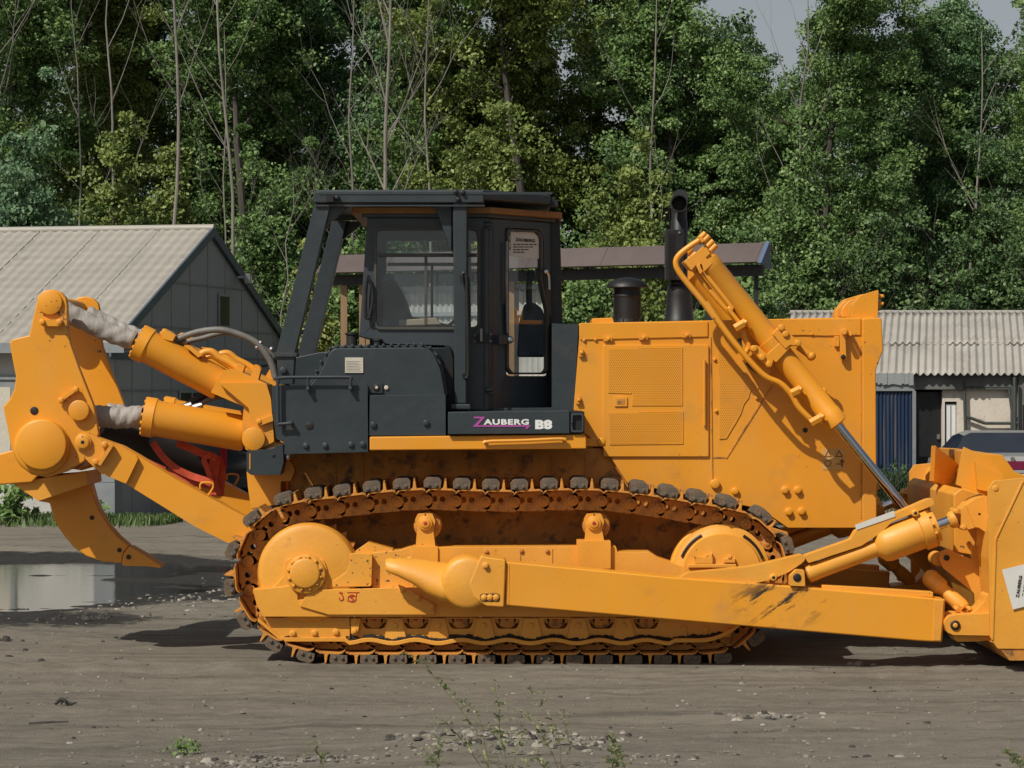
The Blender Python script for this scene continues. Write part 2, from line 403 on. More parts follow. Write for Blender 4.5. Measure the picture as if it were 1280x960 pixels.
n.links.new(mu.outputs[2], pb.inputs[6]); pb.inputs[7].default_value = (.27, .26, .24, 1)
at = N(n, 'ShaderNodeAttribute'); at.attribute_name = 'wet'
wn = N(n, 'ShaderNodeMath', operation='ADD'); wn2 = N(n, 'ShaderNodeMath', operation='MULTIPLY_ADD')
wn2.inputs[1].default_value = .9; wn2.inputs[2].default_value = -.45; n.links.new(fine.outputs[0], wn2.inputs[0])
n.links.new(at.outputs['Fac'], wn.inputs[0]); n.links.new(wn2.outputs[0], wn.inputs[1])
wr = ramp(n, [(.44, (0, 0, 0)), (.54, (1, 1, 1))], wn.outputs[0])
wm = N(n, 'ShaderNodeMix', data_type='RGBA'); n.links.new(wr.outputs[0], wm.inputs['Factor'])
n.links.new(pb.outputs[2], wm.inputs[6])
wc = ramp(n, [(.3, (.016, .015, .013)), (.75, (.050, .045, .038))], fine.outputs[0]); n.links.new(wc.outputs[0], wm.inputs[7])
n.links.new(wm.outputs[2], b.inputs['Base Color'])
rr = ramp(n, [(0, (.93, .93, .93)), (1, (.62, .62, .62))], wr.outputs[0]); n.links.new(rr.outputs[0], b.inputs['Roughness'])
b.inputs['Specular IOR Level'].default_value = .3
hs = N(n, 'ShaderNodeMath', operation='ADD'); n.links.new(fine.outputs[0], hs.inputs[0]); n.links.new(grit.outputs[0], hs.inputs[1])
bp = N(n, 'ShaderNodeBump'); bp.inputs['Strength'].default_value = .8; bp.inputs['Distance'].default_value = .026
n.links.new(hs.outputs[0], bp.inputs['Height']); n.links.new(bp.outputs[0], b.inputs['Normal'])
M['ground'] = m
g = grid_mesh('ground', GX, GY, GZ, [m]); tag(g, kind='structure')
f = puddle_f(GX, GY)
wet = (1-sstep(1.0, 1.55, f))*.95
wet = np.maximum(wet, 1.0*np.exp(-((GX+5.4)/2.3)**4-((GY-4.3)/1.15)**2))
wet = np.maximum(wet, .78*np.exp(-((GX+3.1)/1.9)**2-((GY-8.6)/1.9)**2))
wet = np.maximum(wet, .45*np.exp(-((GX+5)/4)**2-((GY-14.5)/.9)**2))
wet = np.maximum(wet, .50*np.exp(-((GX+5.5)/2.5)**2-((GY-1.4)/.3)**2))
a = g.data.attributes.new('wet', 'FLOAT', 'POINT'); a.data.foreach_set('value', wet.reshape(-1).astype(np.float32))
# puddle water
m, n, b = newmat('puddle_water'); b.inputs['Base Color'].default_value = (.030, .027, .022, 1); b.inputs['Roughness'].default_value = .03
b.inputs['IOR'].default_value = 1.9; b.inputs['Specular IOR Level'].default_value = .9
t = noise(n, 9, 4, stretch=(1, 2.2, 1)); bp = N(n, 'ShaderNodeBump'); bp.inputs['Strength'].default_value = .07; bp.inputs['Distance'].default_value = .02
n.links.new(t.outputs[0], bp.inputs['Height']); n.links.new(bp.outputs[0], b.inputs['Normal']); M['water'] = m
mb = MB(); mb.add([(-13, 4.5, -.062), (-1.6, 4.5, -.062), (-1.6, 14.5, -.062), (-13, 14.5, -.062)], [(0, 1, 2, 3)])
tag(mb.build('puddle_water', 'water'), kind='structure')
# gravel and single stones
M['stone'] = mat('stone', (.225, .20, .165), (.13, .118, .098), 9, .9, bump=.5, bscale=40)
M['stone_pale'] = mat('pale_stone', (.33, .30, .255), (.235, .215, .18), 9, .9, bump=.4, bscale=40)
M['stone_dark'] = mat('dark_clod', (.060, .053, .047), (.035, .031, .028), 9, .95, bump=.8, bscale=50)
def stone(mb, x, y, r, mi=0, flat=.55):
    z = float(ground_h(np.array([x]), np.array([y]))[0])
    rot = Matrix.Rotation(random.uniform(0, 6.3), 3, 'Z'); sx, sy, sz = random.uniform(.7, 1.4), random.uniform(.6, 1.1), random.uniform(.6, 1)*flat
    base = [(1, 0, -.3), (.5, .85, -.3), (-.6, .8, -.3), (-1, -.1, -.3), (-.4, -.9, -.3), (.6, -.75, -.3), (.65, .1, .75), (.1, .6, .8), (-.6, .2, .7), (-.2, -.55, .85), (.4, -.4, .7)]
    vs = []
    for q in base:
        v = Vector((q[0]*sx, q[1]*sy, q[2]*sz))*r*random.uniform(.8, 1.15); vs.append(rot @ v+Vector((x, y, z+r*.12)))
    fs = [(0, 1, 7, 6), (1, 2, 7), (2, 3, 8), (2, 8, 7), (3, 4, 9, 8), (4, 5, 9), (5, 10, 9), (5, 0, 6, 10), (6, 7, 8, 9, 10)]
    mb.add(vs, fs, mi)
mb = MB()
for i in range(4600):
    y = random.uniform(-6.5, 13); half = 640/3423*(y+21)*1.15; x = random.uniform(-half, half)
    if -2.9 < x < 2.9 and 0 < y < 3.3: continue
    if float(puddle_f(np.array([x]), np.array([y]))[0]) < .95: continue
    stone(mb, x, y, abs(random.gauss(0, .008))+.004, random.choice([0, 0, 0, 0, 0, 0, 1, 2, 2]))
for cx, cy, sx, sy, k, r in [(.02, -4.7, .55, .4, 420, .020), (-1.35, -5.2, .5, .25, 120, .016), (1.68, -3.2, .22, .12, 60, .017), (-1.4, -5.3, .7, .2, 90, .012), (2.0, -5.1, .25, .1, 40, .016), (.9, -5.3, .3, .15, 50, .012), (-3.3, 6.6, .7, 1.8, 160, .02)]:
    for i in range(k): stone(mb, random.gauss(cx, sx*.6), random.gauss(cy, sy*.6), abs(random.gauss(r, r*.45))+.004, random.choice([0, 0, 0, 1, 2]))
tag(mb.build('gravel', ['stone', 'stone_pale', 'stone_dark'], smooth=.5, fixn=False), 'loose grey gravel scattered over the dirt yard', 'gravel', kind='stuff')
def ground_pt(px, py):
    d = H*S*D/(py-480); return (px-640)/(S*D)*d, d-D
for px, py, r, mt, nm, lb in [
    (1073, 829, .055, 'stone_pale', 'stone', 'pale rounded stone at the shadow edge under the blade arm'),
    (928, 850, .035, 'stone', 'stone', 'small flat reddish grey stone on open dirt before the track'),
    (52, 828, .040, 'stone_dark', 'mud_clod', 'dark mud clod on the dirt at far left of the yard'),
    (8, 803, .060, 'stone_dark', 'mud_clod', 'wide dark mud clod at the left edge of the yard'),
    (32, 812, .035, 'stone_dark', 'mud_clod', 'small dark clod just right of the left edge clod'),
    (1113, 947, .030, 'stone_dark', 'mud_clod', 'black clod near the bottom right foreground'),
    (256, 878, .028, 'stone', 'stone', 'grey stone on bare dirt in left foreground'),
    (414, 860, .024, 'stone_dark', 'stone', 'dark pebble in front of the rear track end')]:
    x, y = ground_pt(px, py); mb = MB()
    for k in range(3 if r > .05 else 1): stone(mb, x+k*r*1.1*(-1)**k, y+.01*k, r*(1-.25*k), 0, .7)
    tag(mb.build(nm, mt, smooth=.5, fixn=False), lb, 'stone' if nm == 'stone' else 'clod')
x, y = ground_pt(60, 906); mb = MB(); z = float(ground_h(np.array([x]), np.array([y]))[0])+.012
mb.tube([(x-.12, y-.02, z), (x, y, z+.006), (x+.13, y+.015, z+.004)], [.010, .014, .005], 6)
tag(mb.build('wood_splinter', mat('grey_wood', (.12, .11, .10), (.07, .065, .06), 20, .9)), 'grey wood splinter lying on dirt in left foreground', 'splinter')
x, y = ground_pt(80, 883); mb = MB(); z = float(ground_h(np.array([x]), np.array([y]))[0])+.01
mb.tube([(x-.06, y, z), (x-.02, y+.02, z+.03), (x+.04, y, z+.005), (x+.09, y-.01, z+.015)], [.010, .018, .012, .004], 6)
mb.tube([(x-.02, y, z), (x, y-.02, z+.035), (x+.02, y-.03, z)], [.006, .012, .003], 6)
tag(mb.build('bark_scrap', 'stone_dark'), 'curled dark bark scrap on dirt above the wood splinter', 'debris')
x, y = ground_pt(95, 777); mb = MB()
for k in range(16): stone(mb, x+random.uniform(-.35, .45), y+random.uniform(-.06, .06), random.uniform(.02, .055), 0, .8)
tag(mb.build('mud_ridge', 'stone_dark', smooth=.5, fixn=False), 'low ridge of dark churned mud just before the puddle', 'mud', kind='stuff')

# ------------------------------------------------------------------ left building (grey gabled hall)
def hall():
    B = empty('gabled_building', (-6.33, 22.3, 0)); tag(B, 'low building with grey tiled roof, dark slate gable and white front', 'building')
    g = Vector((.22, .976, 0)).normalized(); f = Vector((-g.y, g.x, 0)); up = Vector((0, 0, 1)); O = Vector((0, 0, 0))
    W, EZ, AZ, L = 9.2, 2.86, 4.84, 17
    def Q(a, b, z): return O+g*a+f*b+up*z          # a along the gable, b along the front
    def slab(mb, pts_az, b0, b1, mi=None):
        n = len(pts_az); vs = [Q(a, b0, z) for a, z in pts_az]+[Q(a, b1, z) for a, z in pts_az]
        fs = [tuple(range(n)), tuple(reversed(range(n, 2*n)))]+[(i, (i+1) % n, (i+1) % n+n, i+n) for i in range(n)]
        mb.add(vs, fs, mi)
    def front(mb, pts_bz, a0, a1, mi=None):
        n = len(pts_bz); vs = [Q(a0, b, z) for b, z in pts_bz]+[Q(a1, b, z) for b, z in pts_bz]
        fs = [tuple(range(n)), tuple(reversed(range(n, 2*n)))]+[(i, (i+1) % n, (i+1) % n+n, i+n) for i in range(n)]
        mb.add(vs, fs, mi)
    M['wall_white'] = mat('whitewashed_wall', (.50, .49, .46), (.40, .39, .365), 2, .85, bump=.25, bscale=25, dirt=(.22, .21, .195), dirt_at=(.6, .8), dscale=1.5)
    M['siding'] = mat('dark_slate_siding', (.275, .290, .295), (.245, .258, .263), 1.2, .55, bump=.06, bscale=20, stretch=(1, 1, .25))
    M['siding_seam'] = mat('siding_seam', (.20, .21, .215), None, 3, .6)
    M['trim_grey'] = mat('grey_corner_trim', (.23, .25, .26), (.18, .195, .205), 3, .5)
    M['tile'] = mat('grey_metal_tile', (.335, .315, .275), (.285, .27, .235), .8, .55, dirt=(.20, .185, .165), dirt_at=(.55, .85), dscale=1.2, bump=.05, bscale=30)
    mb = MB(); slab(mb, [(0.02, 0), (W, 0), (W, EZ), (W/2, AZ), (0.02, EZ)], -.02, L)
    mb.build('wall', 'wall_white', B)
    mb = MB(); slab(mb, [(-.02, .05), (W, .05), (W, EZ-.02), (W/2, AZ-.05), (-.02, EZ-.02)], -.05, -.022, 0)
    for a in np.arange(.75, W, .93):               # siding joints: raised laps
        zt = EZ+(AZ-EZ)*(1-abs(a-W/2)/(W/2))-.08
        slab(mb, [(a, .06), (a+.014, .06), (a+.014, zt), (a, zt)], -.058, -.05, 1)
    for z in (.9, 2.05, 2.62, 3.1, 3.86):
        hw = W/2 if z < EZ else (AZ-z)/(AZ-EZ)*W/2-.1
        slab(mb, [(W/2-hw, z), (W/2+hw, z), (W/2+hw, z+.028), (W/2-hw, z+.028)], -.066, -.05, 1)
    mb.build('gable_siding', ['siding', 'siding_seam'], B)
    mb = MB(); slab(mb, [(-.055, .03), (.28, .03), (.28, .62), (-.055, .62)], -.075, .5); 
    mb.build('corner_plinth', 'trim_grey', B, .01)
    mb = MB(); slab(mb, [(-.06, .62), (.0, .62), (.0, EZ-.25), (-.06, EZ-.25)], -.07, .28)
    mb.build('corner_trim', 'trim_grey', B)
    M['trim_blue'] = mat('blue_grey_trim', (.085, .11, .135), (.065, .085, .105), 2, .5)
    mb = MB(); slab(mb, [(-.07, EZ-.30), (.9, EZ-.30), (.9, EZ-.08), (-.07, EZ-.08)], -.08, -.01)
    mb.build('eave_box', 'trim_blue', B)
    # roof skins with a pressed tile profile
    for sgn in (1, -1):
        nb = 520; ns = 96
        bb = np.linspace(-.10, L, nb); ss = np.linspace(-.35, 5.06-.0, ns)
        BB, SS = np.meshgrid(bb, ss)
        slope = math.atan2(AZ-EZ, W/2); ca, sa = math.cos(slope), math.sin(slope)
        prof = .014*np.sin(BB*2*np.pi/.19)+.022*((SS/.35) % 1.0)*-1+.02
        ST = SS*1.0; A = ST*ca-prof*sa; Zr = EZ+.03+ST*sa+prof*ca
        A = A if sgn > 0 else W-A
        XX = g.x*A+f.x*BB; YY = g.y*A+f.y*BB
        grid_mesh('roof', XX, YY, Zr, [M['tile']], B)
    mb = MB(); slope = math.atan2(AZ-EZ, W/2)
    for b_ in np.arange(.85, L, 1.12):
        p0 = Q(-.34, b_, EZ-.10); p1 = Q(W/2-.05, b_, AZ+.045); mb.tube([p0, p1], .006, 4, sub=1)
    mb.build('roof_seam', 'siding_seam', B)
    mb = MB()
    for sgn in (0, 1):                              # barge boards up the gable
        fn = (lambda a: a) if sgn == 0 else (lambda a: W-a)
        slab(mb, [(fn(-.36), EZ-.26), (fn(W/2), AZ-.10), (fn(W/2), AZ+.07), (fn(-.36), EZ-.10)], -.13, -.09)
    mb.build('barge_board', 'trim_blue', B)
    mb = MB(); mb.tube([Q(W/2, -.13, AZ+.05), Q(W/2, L, AZ+.05)], .07, 10); mb.build('ridge_cap', 'tile', B)
    mb = MB(); front(mb, [(-.34, EZ-.20), (L, EZ-.20), (L, EZ-.04), (-.34, EZ-.04)], -.36, -.33); mb.build('fascia', 'trim_grey', B)
    mb = MB(); front(mb, [(-.3, EZ-.19), (L, EZ-.19), (L, EZ-.16), (-.3, EZ-.16)], -.33, .0); mb.build('soffit', 'trim_grey', B)
    # windows on gable
    M['win_dark'] = mat('dark_window', (.012, .014, .017), None, 2, .12, rvar=.03)
    for a0, a1, z0, z1, mull in ((5.05, 5.55, 3.2, 3.72, 0), (3.0, 4.1, 1.35, 2.02, 1)):
        fr = MB(); slab(fr, [(a0-.05, z0-.06), (a1+.05, z0-.06), (a1+.05, z1+.05), (a0-.05, z1+.05)], -.085, -.067)
        fo = fr.build('window_frame', 'siding', B)
        pn = MB(); slab(pn, [(a0, z0), (a1, z0), (a1, z1), (a0, z1)], -.09, -.086); pn.build('pane', 'win_dark', fo)
        if mull:
            pn = MB(); slab(pn, [((a0+a1)/2-.03, z0), ((a0+a1)/2+.03, z0), ((a0+a1)/2+.03, z1), ((a0+a1)/2-.03, z1)], -.1, -.09); pn.build('mullion', 'trim_grey', fo)
    # front window boards at far left
    for b0 in (1.62, 4.6, 7.6):
        fr = MB(); front(fr, [(b0, .9), (b0+1.3, .9), (b0+1.3, 2.2), (b0, 2.2)], -.03, .02); fo = fr.build('window_frame', 'trim_grey', B)
        pn = MB(); front(pn, [(b0+.08, .98), (b0+1.22, .98), (b0+1.22, 2.12), (b0+.08, 2.12)], -.036, -.031); pn.build('curtained_pane', 'sticker', fo)
    mb = MB(); front(mb, [(.9, 2.24), (L, 2.24), (L, 2.32), (.9, 2.32)], -.05, .02); mb.build('ledge', 'trim_grey', B)
    # floodlight on the gable slope
    mb = MB(); c = Q(5.9, -.14, 4.08); mb.box((c.x-.02, c.y-.02, c.z-.02), (c.x+.16, c.y+.02, c.z+.02)); mb.box((c.x+.12, c.y-.12, c.z-.12), (c.x+.22, c.y+.12, c.z+.06))
    fl = mb.build('floodlight', 'steel', B, .008)
    mb = MB(); mb.box((c.x+.221, c.y-.1, c.z-.1), (c.x+.226, c.y+.1, c.z+.04)); mb.build('lens', 'paper', fl)
    mb = MB(); p = [Q(6.0, -.12, 2.55), Q(7.4, -.14, 2.5), Q(8.8, -.2, 2.75), Q(9.3, -.4, 3.15), Q(8.9, -.5, 3.45), Q(8.2, -.42, 3.55)]
    mb.tube(p, .018, 6); mb.build('cable', 'black', B)
hall()

# ------------------------------------------------------------------ right shed with corrugated roof
def shed():
    y0 = 31.0; k = lambda d: d/3423.
    B = empty('corrugated_shed', (9.5, y0+.5, 0)); tag(B, 'low pale shed with wavy grey slate roof and whitewashed wall', 'shed')
    o = B.location
    M['slate_roof'] = mat('pale_fibre_cement', (.37, .35, .315), (.30, .285, .255), 1.1, .85, dirt=(.20, .185, .16), dirt_at=(.52, .8), dscale=1.6, bump=.2, bscale=30)
    M['plaster'] = mat('stained_plaster', (.66, .60, .51), (.55, .49, .41), 1.8, .9, dirt=(.33, .20, .145), dirt_at=(.55, .72), dscale=2.6, bump=.3, bscale=18)
    M['concrete'] = mat('grey_concrete_beam', (.155, .155, .145), (.10, .10, .095), 2, .9, bump=.3, bscale=12)
    # two overlapping courses of wavy sheets
    for (ya, za, yb, zb) in ((y0-.30, 2.36, y0+1.25, 3.0), (y0+1.1, 2.965, y0+3.6, 3.63)):
        nx = 900; x = np.linspace(5.1, 16, nx); s = np.linspace(0, 1, 8); XX, SS = np.meshgrid(x, s)
        ZZ = za+(zb-za)*SS+.026*np.sin(XX*2*np.pi/.139)
        jag = .03*np.sign(np.sin(XX*2*np.pi/1.13+1))*(1-SS)
        YY = ya+(yb-ya)*SS+jag; XX = XX+.16*(YY-y0)
        ro = grid_mesh('roof_sheet', XX-o.x, YY-o.y, ZZ, [M['slate_roof']], B)
        sd = ro.modifiers.new('thick', 'SOLIDIFY'); sd.thickness = .012
    mb = MB(); mb.tube([(5.1-o.x+.5, 3.62-.5, 3.62), (16-o.x, 3.62-.5, 3.62)], .05, 8); mb.build('ridge_cap', 'slate_roof', B)
    def X(px): return (px-640)/3423*(y0+21)
    def wz(py): return H-(py-480)/3423*(y0+21)
    mb = MB()
    def wb(px0, px1, py0, py1, ya, yb, mi=0): mb.box((X(px0)-o.x, ya-o.y, wz(py1)), (X(px1)-o.x, yb-o.y, wz(py0)), mi)
    wb(985, 1142, 487, 622.6, y0, y0+.25); wb(1178, 1181, 487, 622.6, y0, y0+.25); wb(1181, 1196, 487, 502, y0, y0+.25); wb(1196, 1560, 487, 622.6, y0, y0+.25)
    mb.build('front_wall', 'plaster', B)
    mb = MB(); wb(985, 1560, 467, 487, y0-.12, y0+.25); mb.build('lintel_beam', 'concrete', B, .01)
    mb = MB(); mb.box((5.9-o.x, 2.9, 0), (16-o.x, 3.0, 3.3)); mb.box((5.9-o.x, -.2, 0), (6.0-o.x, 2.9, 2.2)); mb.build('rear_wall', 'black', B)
    mb = MB(); wb(1143, 1178, 490, 622, y0+.15, y0+.2); d = mb.build('dark_door', 'black', B)
    mb = MB(); mb.box((X(1172)-o.x, y0+.10-o.y, wz(549)), (X(1176)-o.x, y0+.15-o.y, wz(543))); mb.build('handle', 'chrome', d)
    mb = MB(); wb(1183, 1195, 505, 622, y0+.05, y0+.1); wb(1188.5, 1189.3, 507, 620, y0+.04, y0+.05, 1); mb.build('white_door', ['white', 'concrete'], B)
    mb = MB()
    for a, b_ in (((1204, 476), (1206, 546)), ((1204, 484), (1262, 484)), ((1260, 484), (1265, 524)), ((1264, 470), (1263.5, 560)), ((1206, 520), (1230, 529)), ((1230, 529), (1290, 529)), ((1264, 521), (1290, 524))):
        pa = Vector((X(a[0])-o.x, y0-.10-o.y, wz(a[1]))); pb_ = Vector((X(b_[0])-o.x, y0-.10-o.y, wz(b_[1]))); mb.cyl(pa, pb_, .03, 8)
    mb.cyl((X(1264)-o.x, y0-.35-o.y, 0), (X(1264)-o.x, y0-.35-o.y, 2.3), .035, 8); mb.cyl((X(1206)-o.x, y0-.35-o.y, 0), (X(1206)-o.x, y0-.35-o.y, 1.2), .02, 8)
    mb.build('pipe_frame', mat('old_green_grey_pipe', (.06, .07, .062), (.04, .045, .04), 8, .7), B)
    mb = MB(); wb(1271, 1300, 467, 622, y0-.2, y0-.02, 0); wb(1276, 1296, 506, 560, y0-.22, y0-.2, 1); mb.build('grey_pier', ['concrete', 'dark_hole'], B)
shed()
# blue booth
def booth():
    y0 = 28.6; c = 3423/(y0+21)
    B = empty('blue_booth', (6.6, y0+.6, 0)); tag(B, 'blue ribbed metal booth standing under the shed eave behind the bulldozer hood', 'booth'); o = B.location
    M['blue_metal'] = mat('blue_metal', (.022, .058, .125), (.016, .042, .095), 3, .45, dirt=(.20, .17, .17), dirt_at=(.56, .74), dscale=4, stretch=(5, 1, .12))
    m, n, b = newmat('streaked_blue_metal')
    t = noise(n, 9, 3, stretch=(1.1, 1, .02)); rp = ramp(n, [(.42, (.010, .026, .062)), (.54, (.013, .032, .072)), (.60, (.085, .075, .085)), (.64, (.014, .034, .075))], t.outputs[0])
    n.links.new(rp.outputs[0], b.inputs['Base Color']); b.inputs['Roughness'].default_value = .5
    x0 = (1040-640)/c; x1 = (1141-640)/c; zt = H-(468-480)/c
    mb = MB(); pts = []
    nn = 44
    for i in range(nn+1):
        x = x0+(x1-x0)*i/nn; pts.append((x, y0+(.0 if (i//1) % 2 else .03)))
    vs = []; fs = []
    for x, y in pts: vs += [(x-o.x, y-o.y, 0.02), (x-o.x, y-o.y, zt-.30)]
    for i in range(nn): fs.append((2*i, 2*i+2, 2*i+3, 2*i+1))
    mb.add(vs, fs); mb.box((x0-o.x, .05-.6, 0), (x1-o.x, .9, zt-.3)); mb.build('ribbed_wall', [m], B, fixn=False)
    mb = MB(); mb.box((x0-o.x-.03, -.63, zt-.30), (x1-o.x+.03, .95, zt-.13)); mb.build('top_band', 'trim_grey', B)
    mb = MB(); 
    for i in range(34):
        x = x0+(x1-x0)*i/34; mb.box((x-o.x, -.66-random.uniform(0, .02), zt-.15-random.uniform(0, .05)), (x-o.x+.045, -.62, zt+.02))
    mb.build('fringe', 'siding', B)
    mb = MB(); mb.box((x1-o.x-.01, -.65, 0), (x1-o.x+.05, -.55, zt-.3)); mb.box((x0-o.x, -.65, 0), (x0-o.x+.05, -.55, zt-.3)); mb.build('corner_post', 'trim_grey', B)
booth()
# open shelter with brown canopy
def shelter():
    A0 = Vector((-3.03, 21.3, 0)); A1 = Vector((3.455, 17.4, 0)); u = (A1-A0).normalized(); p = Vector((-u.y, u.x, 0)); L = (A1-A0).length
    B = empty('open_shelter', A0.lerp(A1, .5)); tag(B, 'open shelter with long brown canopy roof behind the cab and exhaust', 'shelter'); o = B.location
    def Q(a, b, z): return A0+u*a+p*b+Vector((0, 0, z))-o
    def sec(mb, pts, a0, a1, mi=None):
        n = len(pts); vs = [Q(a0, b, z) for b, z in pts]+[Q(a1, b, z) for b, z in pts]
        mb.add(vs, [tuple(range(n)), tuple(reversed(range(n, 2*n)))]+[(i, (i+1) % n, (i+1) % n+n, i+n) for i in range(n)], mi)
    brown = mat('brown_sheet_metal', (.098, .074, .068), (.082, .060, .056), 1.5, .5, bump=.08, bscale=5)
    mb = MB(); sec(mb, [(0, 3.886), (.26, 4.166), (.50, 4.10), (.50, 4.05), (.28, 4.10), (.05, 3.87)], 0, L)
    for a in np.arange(1.25, L, 1.25): sec(mb, [(-.006, 3.886), (.254, 4.172), (.26, 4.16), (0, 3.88)], a, a+.02)
    mb.build('canopy', brown, B)
    mb = MB(); sec(mb, [(.02, 3.87), (.28, 4.14), (.38, 3.80), (.3, 3.78)], L, L+.03); mb.build('end_panel', 'trim_blue', B)
    mb = MB(); sec(mb, [(-.012, 3.87), (.26, 4.18), (.3, 4.18), (.03, 3.86)], L-.01, L+.05); mb.build('edge_strip', mat('blue_edge', (.07, .12, .22), None, 4, .5), B)
    mb = MB(); sec(mb, [(.3, 3.70), (.4, 3.70), (.4, 3.86), (.3, 3.86)], .1, L-.1)
    mb.build('roof_beam', 'rubber', B)
    wood = mat('raw_wood', (.30, .19, .10), (.2, .12, .065), 6, .8, stretch=(1, 1, .1))
    for a, b_, r, mt in ((.28, .36, .05, wood), (.62, .36, .045, wood), (.74, .36, .04, wood), (7.35, .38, .03, 'rubber'), (6.6, .38, .05, 'rubber'), (2.35, .36, .05, wood), (3.3, .36, .05, wood)):
        q = MB(); q.box(tuple(Q(a, b_, 0)-Vector((r, r, 0))), tuple(Q(a, b_, 3.72)+Vector((r, r, 0)))); q.build('post', mt, B)
    # pale infill panels behind, seen through the cab
    pale = mat('pale_corrugated_sheet', (.50, .49, .45), (.40, .39, .36), 3, .7)
    mb = MB(); vs = []; fs = []; nn = 150
    for i in range(nn+1):
        q = Q(1.1+3.0*i/nn, .47+.02*math.sin(i*1.25), 0); vs += [q+Vector((0, 0, 2.2)), q+Vector((0, 0, 3.62))]
    for i in range(nn): fs.append((2*i, 2*i+2, 2*i+3, 2*i+1))
    mb.add(vs, fs); mb.build('infill_panel', pale, B, fixn=False)
    mb = MB(); sec(mb, [(.41, 3.58), (.44, 3.58), (.44, 3.66), (.41, 3.66)], 1.0, 4.1); sec(mb, [(.41, 3.2), (.44, 3.2), (.44, 3.26), (.41, 3.26)], 1.0, 4.1); mb.build('panel_rail', 'siding', B)
    mb = MB(); sec(mb, [(.45, 0), (.5, 0), (.5, 2.2), (.45, 2.2)], 1.0, 4.1); mb.build('board_wall', wood, B)
shelter()

# ------------------------------------------------------------------ cars
def loft(mb, st, mi=None, cabin=(), slopes=(), glass=False):
    """st: stations (x, halfwidth bottom, belt, roof, z bottom, belt, roof) -> body shell"""
    rings = []
    for (x, wb_, wm, wt, z0, z1, z2) in st:
        h = [(wb_*.92, z0), (wb_, z0+.12), (wm, (z0+z1)/2+.06), (wm*.985, z1), (wt+.04*(wm > wt), z1+(z2-z1)*.55 if z2 > z1+.05 else z1), (wt, z2-.05 if z2 > z1+.05 else z2), (wt*.8, z2)]
        rings.append([Vector((x, a, z)) for a, z in h]+[Vector((x, -a, z)) for a, z in reversed(h)])
    n = len(rings[0]); vs = [v for r in rings for v in r]; fs = []
    for j in range(len(rings)-1):
        for i in range(n):
            g_ = (j in cabin and i in (3, 4, 8, 9)) or (j in slopes and i in (4, 5, 6, 7, 8))
            if g_ != glass: continue
            a = j*n+i; b = j*n+(i+1) % n; fs.append((a, b, b+n, a+n))
    if not glass: fs += [tuple(range(n)), tuple(range((len(rings)-1)*n, len(rings)*n))]
    mb.add(vs, fs, mi)
def wheels(root, xs, hw, r):
    for x in xs:
        for s in (-1, 1):
            mb = MB(); mb.lathe((x, s*(hw-.21), r), (x, s*hw, r), [(0, r*.9), (.03, r), (.18, r), (.21, r*.9)], 28); wh = mb.build('wheel', 'rubber', root)
            mb = MB(); mb.lathe((x, s*(hw-.02), r), (x, s*(hw+.012), r), [(0, r*.62), (.03, r*.58), (.032, r*.1)], 20); mb.build('rim', 'steel', wh)
def suv():
    B = empty('parked_car', (-5.02+.95, 25.1, 0), math.atan2(.976, .22)); tag(B, 'black sport utility car parked beside the slate gable, seen from behind', 'car')
    bk = mat('black_car_paint', (.012, .016, .020), (.009, .012, .016), 2, .18, coat=.5)
    mb = MB(); hw = .93
    ST_ = [(.0, .88, .90, .70, .42, .98, 1.00), (.05, .91, .93, .76, .36, 1.0, 1.25), (.28, .92, .94, .74, .34, 1.02, 1.66), (.6, .92, .94, .73, .34, 1.02, 1.73), (2.6, .92, .94, .73, .32, 1.02, 1.72), (3.3, .92, .94, .70, .32, 1.0, 1.30), (3.6, .92, .93, .78, .32, .98, 1.02), (4.5, .85, .86, .7, .36, .82, .85)]
    loft(mb, ST_, None, (2, 3, 4), (4,)); mb.build('body', bk, B); mb = MB(); loft(mb, ST_, None, (2, 3, 4), (4,), True); mb.build('side_window', 'carglass', B)
    mb = MB(); mb.add([(-.004, -.62, 1.04), (-.004, .62, 1.04), (.20, .60, 1.56), (.20, -.60, 1.56)], [(0, 1, 2, 3)]); mb.add([(-.03, -.6, 1.06), (-.03, .6, 1.06), (.17, .58, 1.58), (.17, -.58, 1.58)], [(0, 1, 2, 3)]); mb.build('rear_window', 'carglass', B)
    for s in (-1, 1):
        mb = MB(); mb.box((-.02, s*.83-.07, .72), (.05, s*.83+.07, 1.08)); mb.build('tail_light', mat('red_lens', (.35, .01, .015), None, 3, .15), B, .01)
        mb = MB(); mb.box((-.03, s*.76-.07, .44), (.02, s*.76+.07, .49)); mb.build('reflector', 'red', B)
    mb = MB(); mb.box((-.035, -.34, .72), (.0, .34, .96)); mb.build('plate_recess', 'trim_blue', B, .01)
    mb = MB(); mb.box((-.045, -.26, .80), (-.035, .26, .91)); pl = mb.build('number_plate', 'white', B)
    rot = Matrix(((0, 0, -1), (-1, 0, 0), (0, 1, 0))).to_4x4()
    text('H215', .105, 'plate_text', 'ink', pl, (-.047, .22, .817), rot, .001, 1.0)
    mb = MB(); mb.box((-.05, -.88, .40), (.12, .88, .62)); mb.build('bumper', bk, B, .03)
    wheels(B, (.85, 3.65), .92, .36)
suv()
